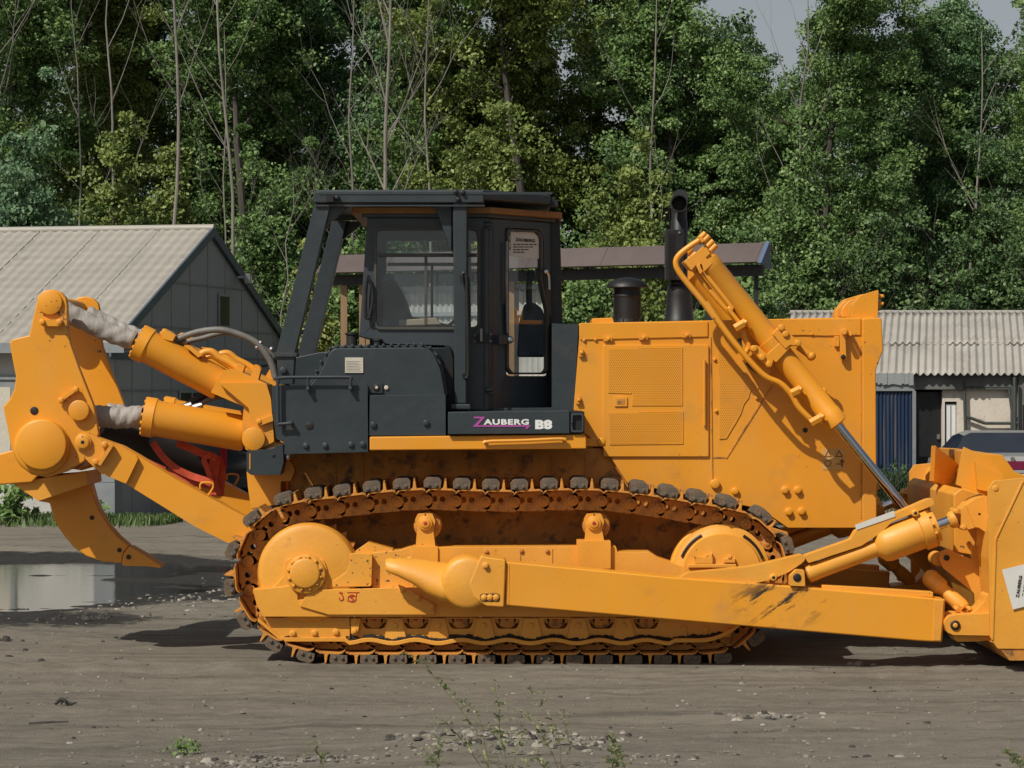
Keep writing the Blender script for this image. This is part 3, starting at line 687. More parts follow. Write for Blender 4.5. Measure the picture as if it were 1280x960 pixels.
def sedan():
    B = empty('parked_car', (7.66, 20.9, 0), math.atan2(1, .03)); tag(B, 'silver sedan with wide red tail light band parked beyond the blade', 'car')
    sv = mat('silver_car_paint', (.33, .33, .32), (.30, .30, .29), 2, .3, .2, coat=.3)
    mb = MB()
    ST_ = [(.0, .78, .82, .76, .42, .96, .98), (.08, .82, .86, .80, .34, 1.02, 1.06), (.75, .84, .87, .80, .30, 1.03, 1.10), (1.45, .85, .87, .55, .28, 1.0, 1.40), (1.9, .85, .87, .57, .28, .98, 1.43), (2.8, .85, .87, .55, .28, .96, 1.38), (3.5, .85, .87, .76, .28, .95, .98), (4.4, .80, .80, .7, .34, .72, .75)]
    loft(mb, ST_, None, (2, 3, 4, 5), (2, 5)); mb.build('body', sv, B); mb = MB(); loft(mb, ST_, None, (2, 3, 4, 5), (2, 5), True); mb.build('window_glass', 'carglass', B)
    for s in (-1, 1):
        mb = MB(); mb.box((-.02, min(s*.24, s*.84), .86), (.05, max(s*.24, s*.84), .99)); mb.build('tail_light', mat('magenta_lens', (.20, .010, .045), None, 3, .15), B, .01)
    mb = MB(); mb.box((-.022, -.24, .86), (.03, .24, .99)); mb.build('light_band', mat('dark_red_lens', (.17, .012, .045), None, 3, .2), B)
    mb = MB(); mb.box((-.04, -.85, .44), (.10, .85, .66)); mb.box((-.03, -.8, .80), (.0, .8, .85)); mb.build('bumper', sv, B, .03)
    mb = MB(); mb.box((-.045, -.26, .69), (-.02, .26, .79)); mb.build('number_plate', 'white', B)
    mb = MB(); mb.lathe((-.02, 0, 1.02), (.05, 0, 1.02), [(0, .035), (.07, .035)], 12); mb.build('badge', 'chrome', B)
    wheels(B, (.95, 3.5), .85, .31)
sedan()
# ------------------------------------------------------------------ vegetation
def leafmat(name, cols, spec=.35):
    m, n, b = newmat(name)
    at = N(n, 'ShaderNodeAttribute'); at.attribute_name = 'tone'
    rp = ramp(n, [(i/(len(cols)-1), c) for i, c in enumerate(cols)], at.outputs['Fac'])
    n.links.new(rp.outputs[0], b.inputs['Base Color']); b.inputs['Roughness'].default_value = .5
    b.inputs['Specular IOR Level'].default_value = spec
    tr = N(n, 'ShaderNodeBsdfTranslucent'); n.links.new(rp.outputs[0], tr.inputs[0])
    mx = N(n, 'ShaderNodeMixShader'); mx.inputs[0].default_value = .22
    n.links.new(b.outputs[0], mx.inputs[1]); n.links.new(tr.outputs[0], mx.inputs[2]); n.links.new(mx.outputs[0], n.nodes['Material Output'].inputs[0])
    return m
LEAF = {
 'green': leafmat('green_leaves', [(0.037, 0.080, 0.026), (0.089, 0.163, 0.046), (0.157, 0.254, 0.076), (0.301, 0.404, 0.155)]),
 'blue': leafmat('blue_green_leaves', [(0.035, 0.080, 0.033), (0.077, 0.163, 0.065), (0.144, 0.246, 0.105), (0.290, 0.404, 0.195)]),
 'yellow': leafmat('yellow_green_leaves', [(0.055, 0.092, 0.023), (0.129, 0.179, 0.040), (0.207, 0.261, 0.061), (0.348, 0.409, 0.141)]),
 'dark': leafmat('dark_leaves', [(0.022, 0.052, 0.018), (0.053, 0.108, 0.035), (0.106, 0.176, 0.058), (0.214, 0.300, 0.112)]),
 'pale': leafmat('pale_willow_leaves', [(0.050, 0.110, 0.053), (0.094, 0.182, 0.087), (0.150, 0.246, 0.127), (0.238, 0.353, 0.183)]),
 'lime': leafmat('golden_green_leaves', [(0.067, 0.092, 0.019), (0.146, 0.177, 0.036), (0.224, 0.256, 0.055), (0.336, 0.370, 0.112)]),
}
BARK = mat('grey_brown_bark', (.25, .23, .20), (.13, .115, .10), 6, .9, bump=.5, bscale=20, stretch=(1, 1, .15))
BARKD = mat('dark_bark', (.075, .065, .053), (.04, .034, .028), 6, .9, bump=.5, bscale=20, stretch=(1, 1, .15))
def leaves(centers, per, spread, size, seed, up=.5):
    r = np.random.default_rng(seed); C = np.repeat(centers, per, 0); n = len(C)
    off = r.normal(size=(n, 3)); off /= np.linalg.norm(off, axis=1)[:, None]+1e-9
    off *= (r.random(n)**.45)[:, None]*np.repeat(spread, per)[:, None]; off[:, 2] *= .62
    c = C+off
    nrm = r.normal(size=(n, 3)); nrm[:, 2] += up+.15; nrm[:, 1] -= .75; nrm[:, 0] -= .3; nrm /= np.linalg.norm(nrm, axis=1)[:, None]
    t = np.cross(nrm, r.normal(size=(n, 3))); t /= np.linalg.norm(t, axis=1)[:, None]+1e-9; bt = np.cross(nrm, t)
    s = size*(.55+r.random(n)*.9); t *= s[:, None]; bt *= (s*.62)[:, None]; fold = nrm*(s*.22)[:, None]
    V = np.stack([c-t, c-bt+fold, c+t, c+bt+fold], 1)
    tone = np.repeat(r.random(len(centers)), per)*.45+r.random(n)*.55
    return V, tone
def set_tone(o, tone):
    a = o.data.attributes.new('tone', 'FLOAT', 'FACE'); a.data.foreach_set('value', tone.astype(np.float32))
def branch(mb, p, d, L, r, depth, rnd, up=.12, bend=.16, kids=3, out=None):
    n = 5; pts = [p]; q = p; dd = d.normalized()
    for i in range(n):
        dd = (dd+Vector((rnd.gauss(0, bend), rnd.gauss(0, bend), rnd.gauss(0, bend*.5)+up))*.5).normalized(); q = q+dd*L/n; pts.append(q)
    mb.tube(pts, [r, r*.8, r*.62, r*.45, r*.3, r*.16], 5 if depth else 7, sub=1)
    if out is not None: out += pts[2:]
    if depth <= 0: return
    for k in range(kids):
        t = rnd.uniform(.3, .95); i = min(int(t*n), n-1); b_ = pts[i].lerp(pts[i+1], t*n-i)
        ang = rnd.uniform(0, 6.28); side = Vector((math.cos(ang), math.sin(ang)*.7, rnd.uniform(.3, 1.0)))
        branch(mb, b_, (dd*.55+side*.75), L*rnd.uniform(.38, .6), r*(1-t*.7)*.55, depth-1, rnd, up, bend*1.1, kids, out)
def crown_tree(seed, Ht, Rr, base, ncl, per, size):
    """one tree as (trunk mesh builder, leaf quads, tone)"""
    rnd = random.Random(seed); mb = MB(); out = []
    pts = [Vector((0, 0, 0))]; x = y = 0
    for i in range(8):
        x += rnd.gauss(0, .13); y += rnd.gauss(0, .1); pts.append(Vector((x, y, Ht*.92*(i+1)/8)))
    mb.tube(pts, list(np.linspace(Ht*.0125, .02, 9)), 8, sub=2)
    cl = []
    nl = 26
    for k in range(nl):
        t = base+(1-base)*(k+rnd.random())/nl*.95; i = min(int(t*8), 7); p = pts[i].lerp(pts[i+1], t*8-i)
        env = Rr*(math.sin(math.pi*min(1, ((t-base)/(1-base))*.86+.14))**.6)*(.55+.6*rnd.random())
        a = rnd.uniform(0, 6.28); d = Vector((math.cos(a), math.sin(a), rnd.uniform(.15, .9)))
        o_ = []; branch(mb, p, d, env, .045*(1-t*.5)*Ht/12, 1, rnd, .10, .2, 3, o_); cl += o_
    cl = np.array([tuple(v) for v in cl]); r = np.random.default_rng(seed)
    idx = r.integers(0, len(cl), ncl); C = cl[idx]+r.normal(size=(ncl, 3))*np.array([.30, .30, .26])
    spread = .20+r.random(ncl)*.34
    V, tone = leaves(C, per, spread, size, seed+1)
    return mb, V, tone
TREES = [crown_tree(101, 14.0, 2.5, .10, 800, 150, .043), crown_tree(102, 13.0, 2.9, .08, 840, 150, .044), crown_tree(103, 14.5, 2.1, .12, 760, 150, .043), crown_tree(104, 12.5, 2.7, .05, 800, 150, .043)]
TM = []
for i, (mb, V, tone) in enumerate(TREES):
    t = mb.build('trunk', [BARKD], fixn=False); c = np_quads('crown', V, [LEAF['green']]); set_tone(c, tone); TM.append((t, c))
def place_tree(i, px, dist, h, kind, label, bark=None, rz=None, wide=1.0, name='tree', cat='tree'):
    t, c = TM[i]; root = empty(name, ((px-640)/3423*dist, dist-21, 0), (px*1.7) % 6.28 if rz is None else rz)
    s = h/[14, 13, 14.5, 12.5][i]; root.scale = (s*wide, s*wide, s); tag(root, label, cat, 'trees behind the yard')
    for o in (t, c):
        q = o.copy(); COL.objects.link(q); q.parent = root
        q.material_slots[0].link = 'OBJECT'; q.material_slots[0].material = (LEAF[kind] if o is c else (bark or BARKD))
for a in [
    (1, 20, 66, 13.8, 'green', 'leafy mid green tree at the far left above the tiled roof'),
    (2, 110, 69, 14.5, 'yellow', 'olive yellow leafy tree second from the left over the tiled roof'),
    (0, 205, 72, 14.5, 'dark', 'dark leafy tree over the ridge of the tiled roof'),
    (3, 300, 67, 14.0, 'green', 'mid green leafy tree directly above the gable peak'),
    (1, 395, 70, 14.8, 'blue', 'blue green leafy tree above the rear cab post'),
    (2, 475, 74, 15.0, 'dark', 'dark leafy tree right behind the large forked bare tree'),
    (0, 560, 68, 15.0, 'green', 'green leafy tree above the front edge of the cab roof'),
    (3, 655, 66, 14.6, 'yellow', 'broad yellow green leafy tree right of the cab roof'),
    (2, 745, 70, 15.5, 'yellow', 'tall olive green leafy tree left of the exhaust pipe'),
    (1, 835, 67, 13.0, 'green', 'green leafy tree standing behind the exhaust pipe'),
    (3, 925, 70, 11.8, 'dark', 'shorter dark leafy tree in the gap above the blade lift cylinder'),
    (0, 1030, 64, 13.6, 'green', 'tall bright green tree above the hood between two sky gaps'),
    (1, 1120, 70, 11.6, 'dark', 'shorter dark tree under the right hand sky gap'),
    (2, 1195, 66, 12.4, 'blue', 'blue green tree second from the right behind the wavy roof'),
    (0, 1285, 65, 12.6, 'green', 'leafy green tree at the far right edge behind the wavy roof')]: place_tree(*a)
# lower saplings and bushes
def bush(px, dist, h, rr, kind, label, ncl=150, per=92, size=.046, name='bush'):
    r = np.random.default_rng(int(px*7+dist)); n = ncl
    a = r.random(n)*6.28; t = r.random(n)**.8; q = rr*np.sqrt(np.clip(1-(t-.25)**2/.6, .05, 1))*(r.random(n)**.5)
    lob = .72+.28*np.sin(a*3+px)+.22*r.normal(size=n); C = np.stack([np.cos(a)*q*lob, np.sin(a)*q*.8*lob, t*h*(1+.16*r.normal(size=n))], 1); C[:, 2] = np.abs(C[:, 2]); V, tone = leaves(C, per, .16+r.random(n)*.3, size, int(px)+3)
    root = empty(name, ((px-640)/3423*dist, dist-21, 0)); tag(root, label, 'bush', 'bushes behind the yard')
    c = np_quads('foliage', V, [LEAF[kind]], root); set_tone(c, tone)
    rnd = random.Random(int(px)); mb = MB()
    for k in range(7): branch(mb, Vector((0, 0, 0)), Vector((rnd.uniform(-.5, .5), rnd.uniform(-.4, .4), 1)), h*.85, .03, 1, rnd, .1)
    mb.build('stem', BARKD, root, fixn=False)
bush(25, 56, 6.3, 2.0, 'pale', 'pale blue green willow bush above the tiled roof at far left', 330, 92, .05)
bush(150, 58, 6.6, 1.6, 'yellow', 'olive green bush rising over the middle of the tiled roof', 260)
bush(215, 60, 6.2, 1.1, 'yellow', 'narrow olive bush left of the gable peak', 160)
bush(330, 57, 5.6, 1.2, 'green', 'green bush beside the right slope of the gable roof', 220)
bush(385, 52, 3.6, .75, 'lime', 'golden green bush between the rear cab posts', 150)
bush(440, 56, 4.4, 1.2, 'green', 'green bush behind the shelter end post at the left', 200)
bush(790, 56, 5.8, 1.6, 'yellow', 'olive green bush above the canopy left of the exhaust', 240)
bush(730, 50, 3.5, .9, 'green', 'green bush under the canopy just right of the cab', 220)
bush(800, 49, 3.4, .8, 'yellow', 'olive bush under the canopy behind the air intake', 200)
bush(935, 52, 4.2, 1.0, 'green', 'green bush at the right end of the canopy', 220)
bush(1010, 60, 6.0, 1.4, 'green', 'green bush over the left end of the wavy roof', 280)
bush(1110, 60, 5.4, 1.5, 'dark', 'dark green bush over the middle of the wavy roof', 260)
bush(1235, 60, 5.8, 1.6, 'dark', 'dark green bush over the right part of the wavy roof', 260)
bush(620, 60, 7.2, 1.7, 'yellow', 'olive green bush rising just behind the cab roof', 300)
bush(1118, 49.2, .5, .35, 'dark', 'dark weedy shrub at the foot of the blue booth', 40, 40, .035)
# far wood
r = np.random.default_rng(5); n = 5200
cx = r.uniform(-22, 27, n); hmax = np.where(cx < 4.8, 17.0, 12.0)-np.exp(-((cx-5.9)/.55)**2)*1.5-np.exp(-((cx-9.9)/.6)**2)*1.5+1.3*np.sin(cx*1.3)+.8*np.sin(cx*3.1); hmax = np.where((cx > 4.2), hmax, hmax)
C = np.stack([cx, 59+r.uniform(0, 9, n), hmax*r.random(n)**.8], 1)
dens = fbm(C[:, 0]*.55+50, C[:, 2]*.5+50, 31, 3); C = C[dens > .27]
V, tone = leaves(C, 70, .35+r.random(len(C))*.4, .08, 77)
o = np_quads('distant_wood', V, [LEAF['dark']]); set_tone(o, tone*.8); tag(o, 'dark mass of distant leafy wood filling the space behind the trees', 'wood', kind='stuff')
# bare trees in front of the leafy wall
def bare(px, dist, h, r0, seed, label, kids=3, forks=7, lean=0, bend=.22, depth=2, start=.35):
    rnd = random.Random(seed); mb = MB(); root = empty('bare_tree', ((px-640)/3423*dist, dist-21, 0)); tag(root, label, 'tree', 'bare trunks before the leafy wall')
    pts = [Vector((0, 0, 0))]; x = y = 0
    for i in range(9):
        x += rnd.gauss(lean*.12, .07); y += rnd.gauss(0, .05); pts.append(Vector((x, y, h*(i+1)/9)))
    mb.tube(pts, list(np.linspace(r0*.68, r0*.14, 10)), 8, sub=2); mb.build('trunk', BARK, root, fixn=False); mb = MB()
    for k in range(forks):
        t = start+(1-start)*(k+rnd.random())/forks*.9; i = min(int(t*9), 8); p = pts[i].lerp(pts[i+1], t*9-i); sd = rnd.choice((-1, 1))
        branch(mb, p, Vector((sd*rnd.uniform(.35, .8), rnd.uniform(-.4, .4), rnd.uniform(.8, 1.3))), h*rnd.uniform(.16, .30), r0*.27*(1-t*.5), depth, rnd, .16, bend, kids)
    mb.build('limb', BARK, root, fixn=False)
bare(478, 58, 13.5, .10, 3, 'large bare grey tree with many forked limbs behind the cab roof', 4, 13, 0, .2, 2, .30)
bare(540, 60, 12, .07, 14, 'thin bare tree with twigs right of the large forked bare tree', 3, 8, 0, .25, 2, .3)
bare(432, 60, 12, .06, 25, 'slender bare tree with twisted limbs left of the large forked one', 3, 9, 0, .28, 2, .28)
bare(204, 57, 14, .085, 36, 'tall straight grey trunk rising behind the middle of the tiled roof', 2, 6, .2, .15, 1, .5)
bare(155, 60, 13, .07, 47, 'forked grey trunk left of the tall straight trunk over the tiled roof', 3, 6, -.3, .2, 1, .4)
bare(118, 62, 12, .05, 58, 'leaning thin trunk left of the forked grey trunk', 2, 5, -.5, .2, 1, .4)
bare(297, 56, 13.5, .075, 69, 'long slim grey trunk just right of the gable peak', 2, 6, -.2, .12, 1, .5)
bare(283, 60, 10, .05, 70, 'thin twiggy dead trunk left of the slim trunk by the gable peak', 3, 7, 0, .25, 1, .3)
bare(15, 60, 13, .08, 81, 'pale trunk at the far left edge of the wood', 2, 5, 0, .2, 1, .5)
bare(356, 55, 6.4, .045, 92, 'short broken dead stem right of the gable roof slope', 3, 6, .3, .25, 1, .4)
bare(810, 62, 12, .07, 103, 'pale trunk showing through leaves above the air intake', 2, 6, .2, .2, 1, .4)
bare(985, 62, 11, .07, 114, 'pale trunk showing through leaves above the hood', 3, 7, .2, .25, 1, .35)
bare(1205, 61, 10, .07, 125, 'pale trunk inside the leaves above the wavy roof', 3, 7, .2, .25, 1, .35)
for t, c in TM:
    bpy.data.objects.remove(t); bpy.data.objects.remove(c)
# grass
GRASS = mat('grass_blades', (.085, .135, .030), (.05, .09, .022), 3, .6)
GRASSD = mat('dark_grass_blades', (.035, .060, .022), (.02, .038, .015), 3, .6)
def blades(name, pts, hh, label, mtx, wdt=.012):
    r = np.random.default_rng(len(pts)); n = len(pts); a = r.random(n)*6.28; h = hh*(.4+r.random(n)*.9); ln = r.normal(size=(n, 2))*h[:, None]*.35
    wv = np.stack([np.cos(a), np.sin(a), 0*a], 1)*wdt; base = np.array(pts); top = base+np.stack([ln[:, 0], ln[:, 1], h], 1)
    V = np.stack([base-wv, base+wv, top+wv*.2, top-wv*.2], 1)
    o = np_quads(name, V, [mtx]); tag(o, label, 'grass', kind='stuff')
r = np.random.default_rng(3); pts = []
g_ = Vector((.22, .976)).normalized(); f_ = Vector((-g_.y, g_.x))
for i in range(26000):
    b_ = r.uniform(-1.2, 14); a_ = -abs(r.normal(0, .75))-.0; 
    if b_ < 0: a_ *= .8; 
    if a_ < -2.4 or r.random() > .55+.6*vnoise(np.array(b_*1.3), np.array(a_*1.5), 3): continue
    x, y = -6.33+g_.x*a_+f_.x*b_, 22.3+g_.y*a_+f_.y*b_; pts.append((x, y, 0))
blades('grass', pts, .13, 'low green grass strip along the white front of the tiled building', GRASS, .014)
pts = [(r.uniform(5.6, 9.2), r.uniform(27.0, 28.2), 0) for i in range(5200)]+[(r.uniform(6.9, 8.6), r.uniform(27.2, 30.5), 0) for i in range(2500)]
blades('grass', pts, .5, 'tall dark grass before the blue booth and the dark doorway', GRASSD, .012)
pts = [(r.uniform(4, 9.8), r.uniform(25, 27.4), 0) for i in range(7000)]; blades('grass', pts, .10, 'short dry grass patch beside the blue booth', mat('dry_grass', (.21, .19, .10), (.14, .13, .07), 3, .7))
def leafy_weed(x, y, h, rr, label, kind='green', size=.05, n=60):
    q = np.random.default_rng(int(abs(x)*100)); C = np.stack([q.normal(0, rr*.5, n), q.normal(0, rr*.4, n), q.random(n)*h], 1)
    V, tone = leaves(C, 14, .08+q.random(n)*.05, size, int(abs(y)*50)); root = empty('weed', (x, y, 0)); tag(root, label, 'weed')
    c = np_quads('leaves', V, [LEAF[kind]], root); set_tone(c, tone*.6+.3)
    mb = MB()
    for k in range(6): mb.tube([(0, 0, 0), (q.normal(0, rr*.2), 0, h*.5), (q.normal(0, rr*.5), q.normal(0, .05), h*.95)], .006, 4)
    mb.build('stem', GRASS, root)
leafy_weed(-7.75, 21.6, .62, .35, 'leafy weed clump against the white wall behind the ripper shank')
leafy_weed(-6.72, 21.6, .35, .30, 'low leafy weed at the grey corner plinth of the tiled building')
leafy_weed(-8.9, 21.9, .45, .3, 'leafy weed at far left against the white wall')
# foreground mugwort weeds
WG = leafmat('weed_leaves', [(.10, .15, .06), (.17, .22, .09), (.28, .31, .14), (.42, .43, .23)])
WS = mat('weed_stem', (.17, .17, .09), (.12, .10, .06), 20, .7)
def mugwort(px0, py0, dist, tips, label, seed, leafy=1.0):
    rnd = random.Random(seed); k = dist/3423
    root = empty('weed', ((px0-640)*k, dist-21, 0)); tag(root, label, 'weed'); o = root.location
    Wp = lambda px, py, dy=0: Vector(((px-640)*k-o.x, dy, H-(py-480)*k))
    mb = MB(); Q = []; 
    for tip in tips:
        pts = [Vector((0, 0, 0))]+[Wp(a, b_, rnd.uniform(-.04, .04)) for a, b_ in tip]
        mb.tube(pts, list(np.linspace(.0030, .0008, 8)), 5, sub=5)
        # sample positions along it
        seg = []
        for i in range(1, len(pts)-1):
            for j in range(5): seg.append((pts[i].lerp(pts[i+1], j/5), (i+j/5)/(len(pts)-1)))
        for p, t in seg:
            if t < .25: continue
            nl = int(rnd.uniform(.6, 3.2)*leafy*(1.2-.5*t))
            for _ in range(nl):
                d = Vector((rnd.uniform(-1, 1), rnd.uniform(-.6, .6), rnd.uniform(-.3, .9))).normalized(); L = rnd.uniform(.02, .05)*(1.25-t*.7)
                sd = d.cross(Vector((0, 1, .3))).normalized()*L*.2
                for s_ in (0, .5):
                    q0 = p+d*L*s_; Q.append([q0, q0+d*L*.3+sd, q0+d*L*.75, q0+d*L*.3-sd])
            if rnd.random() < .55*t:
                d = Vector((rnd.uniform(-1, 1), rnd.uniform(-.5, .5), rnd.uniform(.0, .8))).normalized(); L = rnd.uniform(.04, .11)
                pe = [p, p+d*L*.6, p+d*L+Vector((0, 0, -.018))]; mb.tube(pe, .0009, 3)
                for j in range(14):
                    c = pe[1].lerp(pe[2], rnd.random())+Vector((rnd.gauss(0, .004), rnd.gauss(0, .004), rnd.gauss(0, .004))); a = rnd.uniform(.003, .006)
                    e = Vector((rnd.uniform(-1, 1), rnd.uniform(-1, 1), rnd.uniform(-1, 1))).normalized()*a; f = e.orthogonal().normalized()*a*.7
                    Q.append([c-e, c+f, c+e, c-f])
    mb.build('stem', WS, root, fixn=False)
    V = np.array([[tuple(v) for v in q] for q in Q]); c = np_quads('leaves', V, [WG], root); set_tone(c, np.random.default_rng(seed).random(len(V)))
mugwort(612, 978, 15.0, [[(607, 935), (585, 900), (560, 868), (543, 848), (528, 826), (515, 828)], [(585, 935), (560, 905), (548, 900)], [(600, 900), (582, 880), (573, 872)]], 'tallest foreground weed arching left with pale seed spikes', 5)
mugwort(640, 985, 14.9, [[(632, 950), (625, 920), (624, 890), (622, 875), (616, 842)], [(645, 940), (655, 915), (650, 900)], [(610, 955), (598, 925)], [(655, 960), (672, 935)]], 'bushy foreground weed between the two arching ones', 6, 1.3)
mugwort(700, 985, 15.2, [[(690, 940), (676, 915), (662, 898), (650, 895)], [(700, 930), (690, 900), (668, 870), (660, 858)], [(712, 940), (705, 900), (704, 885)], [(680, 960), (668, 940)]], 'foreground weed leaning left, right of the rubble', 7, 1.2)
mugwort(772, 985, 14.8, [[(770, 950), (766, 930), (760, 915)], [(777, 955), (776, 938)], [(765, 960), (770, 925)]], 'single small spiky weed right of the rubble at bottom edge', 8, 2.2)
mugwort(1276, 985, 14.8, [[(1274, 955), (1262, 942), (1256, 938)], [(1280, 955), (1278, 945)]], 'weed tip at the bottom right corner', 9, 2.0)
mugwort(405, 985, 15.0, [[(402, 950), (394, 938), (378, 926)], [(400, 955), (408, 940)]], 'short drooping weed at bottom left of the rubble', 10, 1.0)
mugwort(545, 985, 15.0, [[(546, 955), (548, 935), (545, 920)], [(540, 955), (532, 940)]], 'small weed at the left rim of the rubble', 11, 1.6)
x, y = ground_pt(228, 941); leafy_weed(x, y, .05, .06, 'tiny green seedling on dirt in left foreground', 'green', .012, 10)
# ------------------------------------------------------------------ bulldozer
YC = 1.6; OFF = Vector((0, YC, 0))
BD = empty('bulldozer', (0, YC, 0)); tag(BD, 'large orange crawler bulldozer with slate cab, rear ripper and front blade', 'bulldozer')
SPLIT = {'console', 'panel_seam', 'pin_boss', 'weld_strip', 'hull_seam', 'frame_joint', 'flange_bolt', 'cap_bolt', 'hood_hinge', 'pin_keeper', 'roof_bolt', 'pipe_clamp', 'hose_fitting',
 'grab_handle', 'door_hinge', 'filler_cap', 'decal_symbol', 'shank_pin', 'boss', 'port_block', 'steel_pipe', 'control_lever', 'idler_bracket', 'lifting_stencil', 'headlight_housing', 'upper_pin', 'hood_rail', 'trunnion_flange', 'glazing_bar', 'wiper_rail', 'roof_lip'}
SIB = {}
def part(name, mb, mats, parent=None, bevel=0, **k):
    if name in SPLIT:
        obs = [m_.build(name, mats, parent or BD, bevel, off=OFF, **k) for m_ in mb.islands()]; SIB[obs[0].name] = obs[1:]; return obs[0]
    return mb.build(name, mats, parent or BD, bevel, off=OFF, **k)
def mirror(o):
    for q in SIB.get(o.name, []): c = copy_tree(q, o.parent); c.scale = (1, -1, 1)
    c = copy_tree(o, o.parent); c.scale = (1, -1, 1); return c
# ---- tracks
def path():
    t = []
    def w(px, py): p = P(px, py, .3); return (p.x, p.z)
    for a in arc(384, 717, 77, 90, 262, 26): t.append(w(*a))
    t += [w(395, 800), w(425, 802), w(500, 802), w(640, 802), w(800, 802), w(885, 802), w(912, 799)]
    for a in arc(903, 717, 68, -62, 78, 22): t.append(w(*a))
    t += [w(880, 646), w(850, 640), w(800, 632), w(740, 626), w(690, 627), w(640, 629), (w(590, 628)), w(530, 626), w(480, 629), w(430, 635), w(405, 639)]
    t = np.array(t+[t[0]]); d = np.r_[0, np.cumsum(np.hypot(*np.diff(t, axis=0).T))]
    n = round(d[-1]/.2305); s = (np.arange(n)+.42)*d[-1]/n
    f = lambda q: np.stack([np.interp(q % d[-1], d, t[:, 0]), np.interp(q % d[-1], d, t[:, 1])], -1)
    return f, s, d[-1]/n
F, SS, PITCH = path()
track = empty('track', (0, 0, 0), parent=BD)
def shoe_mesh():
    mb = MB(); q = PITCH
    def pr(pts, y0, y1, mi): # pts in metres, local (x along track travel, z outward)
        n = len(pts); vs = [(x, y0, z) for x, z in pts]+[(x, y1, z) for x, z in pts]
        mb.add(vs, [tuple(range(n)), tuple(reversed(range(n, 2*n)))]+[(i, i+n, (i+1) % n+n, (i+1) % n) for i in range(n)], mi)
    pr([(-q*.50, .075), (-q*.36, .086), (q*.30, .086), (q*.40, .080), (q*.50, .064), (q*.52, .070), (q*.42, .094), (q*.31, .101), (-q*.34, .101), (-q*.47, .090)], .27, .85, 0)
    pr([(-.052, .10), (-.043, .108), (-.036, .178), (-.024, .178), (-.016, .112), (-.004, .10)], .27, .85, 0)
    return mb
def pad_mesh():
    mb = MB(); pts = [(.004, .102), (.002, .160), (.014, .178), (.030, .186), (.104, .186), (.122, .178), (.138, .158), (.136, .102)]
    for y0, y1 in ((.262, .44), (.47, .63), (.66, .838)):
        n = len(pts); vs = []
        for yy in (y0, y1): vs += [(x+random.uniform(-.002, .002), yy, z+random.uniform(-.003, .003)) for x, z in pts]
        mb.add(vs, [tuple(range(n)), tuple(reversed(range(n, 2*n)))]+[(i, i+n, (i+1) % n+n, (i+1) % n) for i in range(n)], 0)
    for x in (.040, .098):
        mb.lathe((x, .246, .125), (x, .27, .125), [(0, .010), (.002, .014), (.024, .014)], 8, 0)
    return mb
def link_mesh():
    mb = MB(); q = PITCH/2
    out = [(-q-.05, 0), (-q-.04, .05), (-q, .078), (q*.4, .078), (q*.6, .066), (q-.02, .07), (q+.035, .03), (q+.035, -.03), (q-.01, -.066), (q*.5, -.072), (-q, -.078), (-q-.04, -.05)]
    def ring(cx, cz, r, n=12, ry=None): return [(cx+r*math.cos(6.283*i/n), cz+(ry or r)*math.sin(6.283*i/n)) for i in range(n)]
    pj = lambda yy: (lambda a, b: Vector((a, yy, b)))
    for y0 in (.43, .66):
        mb.prism(out, 0, 0, holes=[ring(-.008, .012, .023), ring(.056, .012, .023)], proj=pj(y0), off=Vector((0, .055, 0)), mi=0)
    mb.lathe((-q, .412, 0), (-q, .72, 0), [(0, .034), (.004, .045), (.30, .045)], 16, 0)
    mb.lathe((-q, .405, 0), (-q, .413, 0), [(0, .018), (.003, .022), (.008, .022)], 12, 0)
    return mb
sh = shoe_mesh().build('shoe', 'orange_dusty', bevel=.003, off=(0, 0, 0)); pd = pad_mesh().build('track_pad', 'pad', bevel=.004, off=(0, 0, 0)); lk = link_mesh().build('link', ['orange_dusty', 'dark_hole'], bevel=.003, off=(0, 0, 0))
for i, s in enumerate(SS):
    a = F(s-PITCH/2); b_ = F(s+PITCH/2); c = (a+b_)/2; d = b_-a; th = math.atan2(d[1], d[0])
    # path runs down the back and forward along the ground: outward is to the right of travel
    xa = Vector((d[0], 0, d[1])).normalized(); za = Vector((xa.z, 0, -xa.x)); ya = za.cross(xa)
    mt = Matrix(((xa.x, 0, za.x, c[0]), (0, 1, 0, -YC), (xa.z, 0, za.z, c[1]), (0, 0, 0, 1)))
    for o in (sh, pd, lk):
        q = o if i == 0 else o.copy()
        if i: COL.objects.link(q)
        q.parent = track; q.matrix_basis = mt
mirror(track)
# ---- sprocket, idler, rollers, frame
def both(o): mirror(o); return o
mb = MB(); teeth = []
for i in range(54):
    r = 72 if i % 2 else 62; a = 6.283*i/54; teeth.append((384+r*math.cos(a), 717+r*math.sin(a)))
mb.prism(teeth, .52, .58); [mb.bolt(384+59*math.cos(a*.35), 717+59*math.sin(a*.35), 2.6, .515, .02) for a in range(18)]
both(part('sprocket', mb, 'orange_dusty'))
mb = MB()
c = P(903, 717, .3); r0 = 61/S*1.014
mb.lathe((c.x, .36, c.z), (c.x, .74, c.z), [(0, r0*.86), (.012, r0*.9), (.02, r0), (.10, r0), (.12, r0*1.045), (.26, r0*1.045), (.28, r0), (.38, r0*.9)], 56, 0)
mb.lathe((c.x, .33, c.z), (c.x, .36, c.z), [(0, r0*.80), (.022, r0*.82), (.03, r0*.87)], 56, 0)
for a0 in (20, 118):
    pts = [P(903+54*math.cos(R(a)), 717-54*math.sin(R(a)), .3) for a in range(a0, a0+44, 4)]
    mb.tube([Vector((p.x, .355, p.z)) for p in pts], .012, 6, 1, sub=1)
both(part('front_idler', mb, ['orange_worn', 'dark_hole']))
mb = MB()
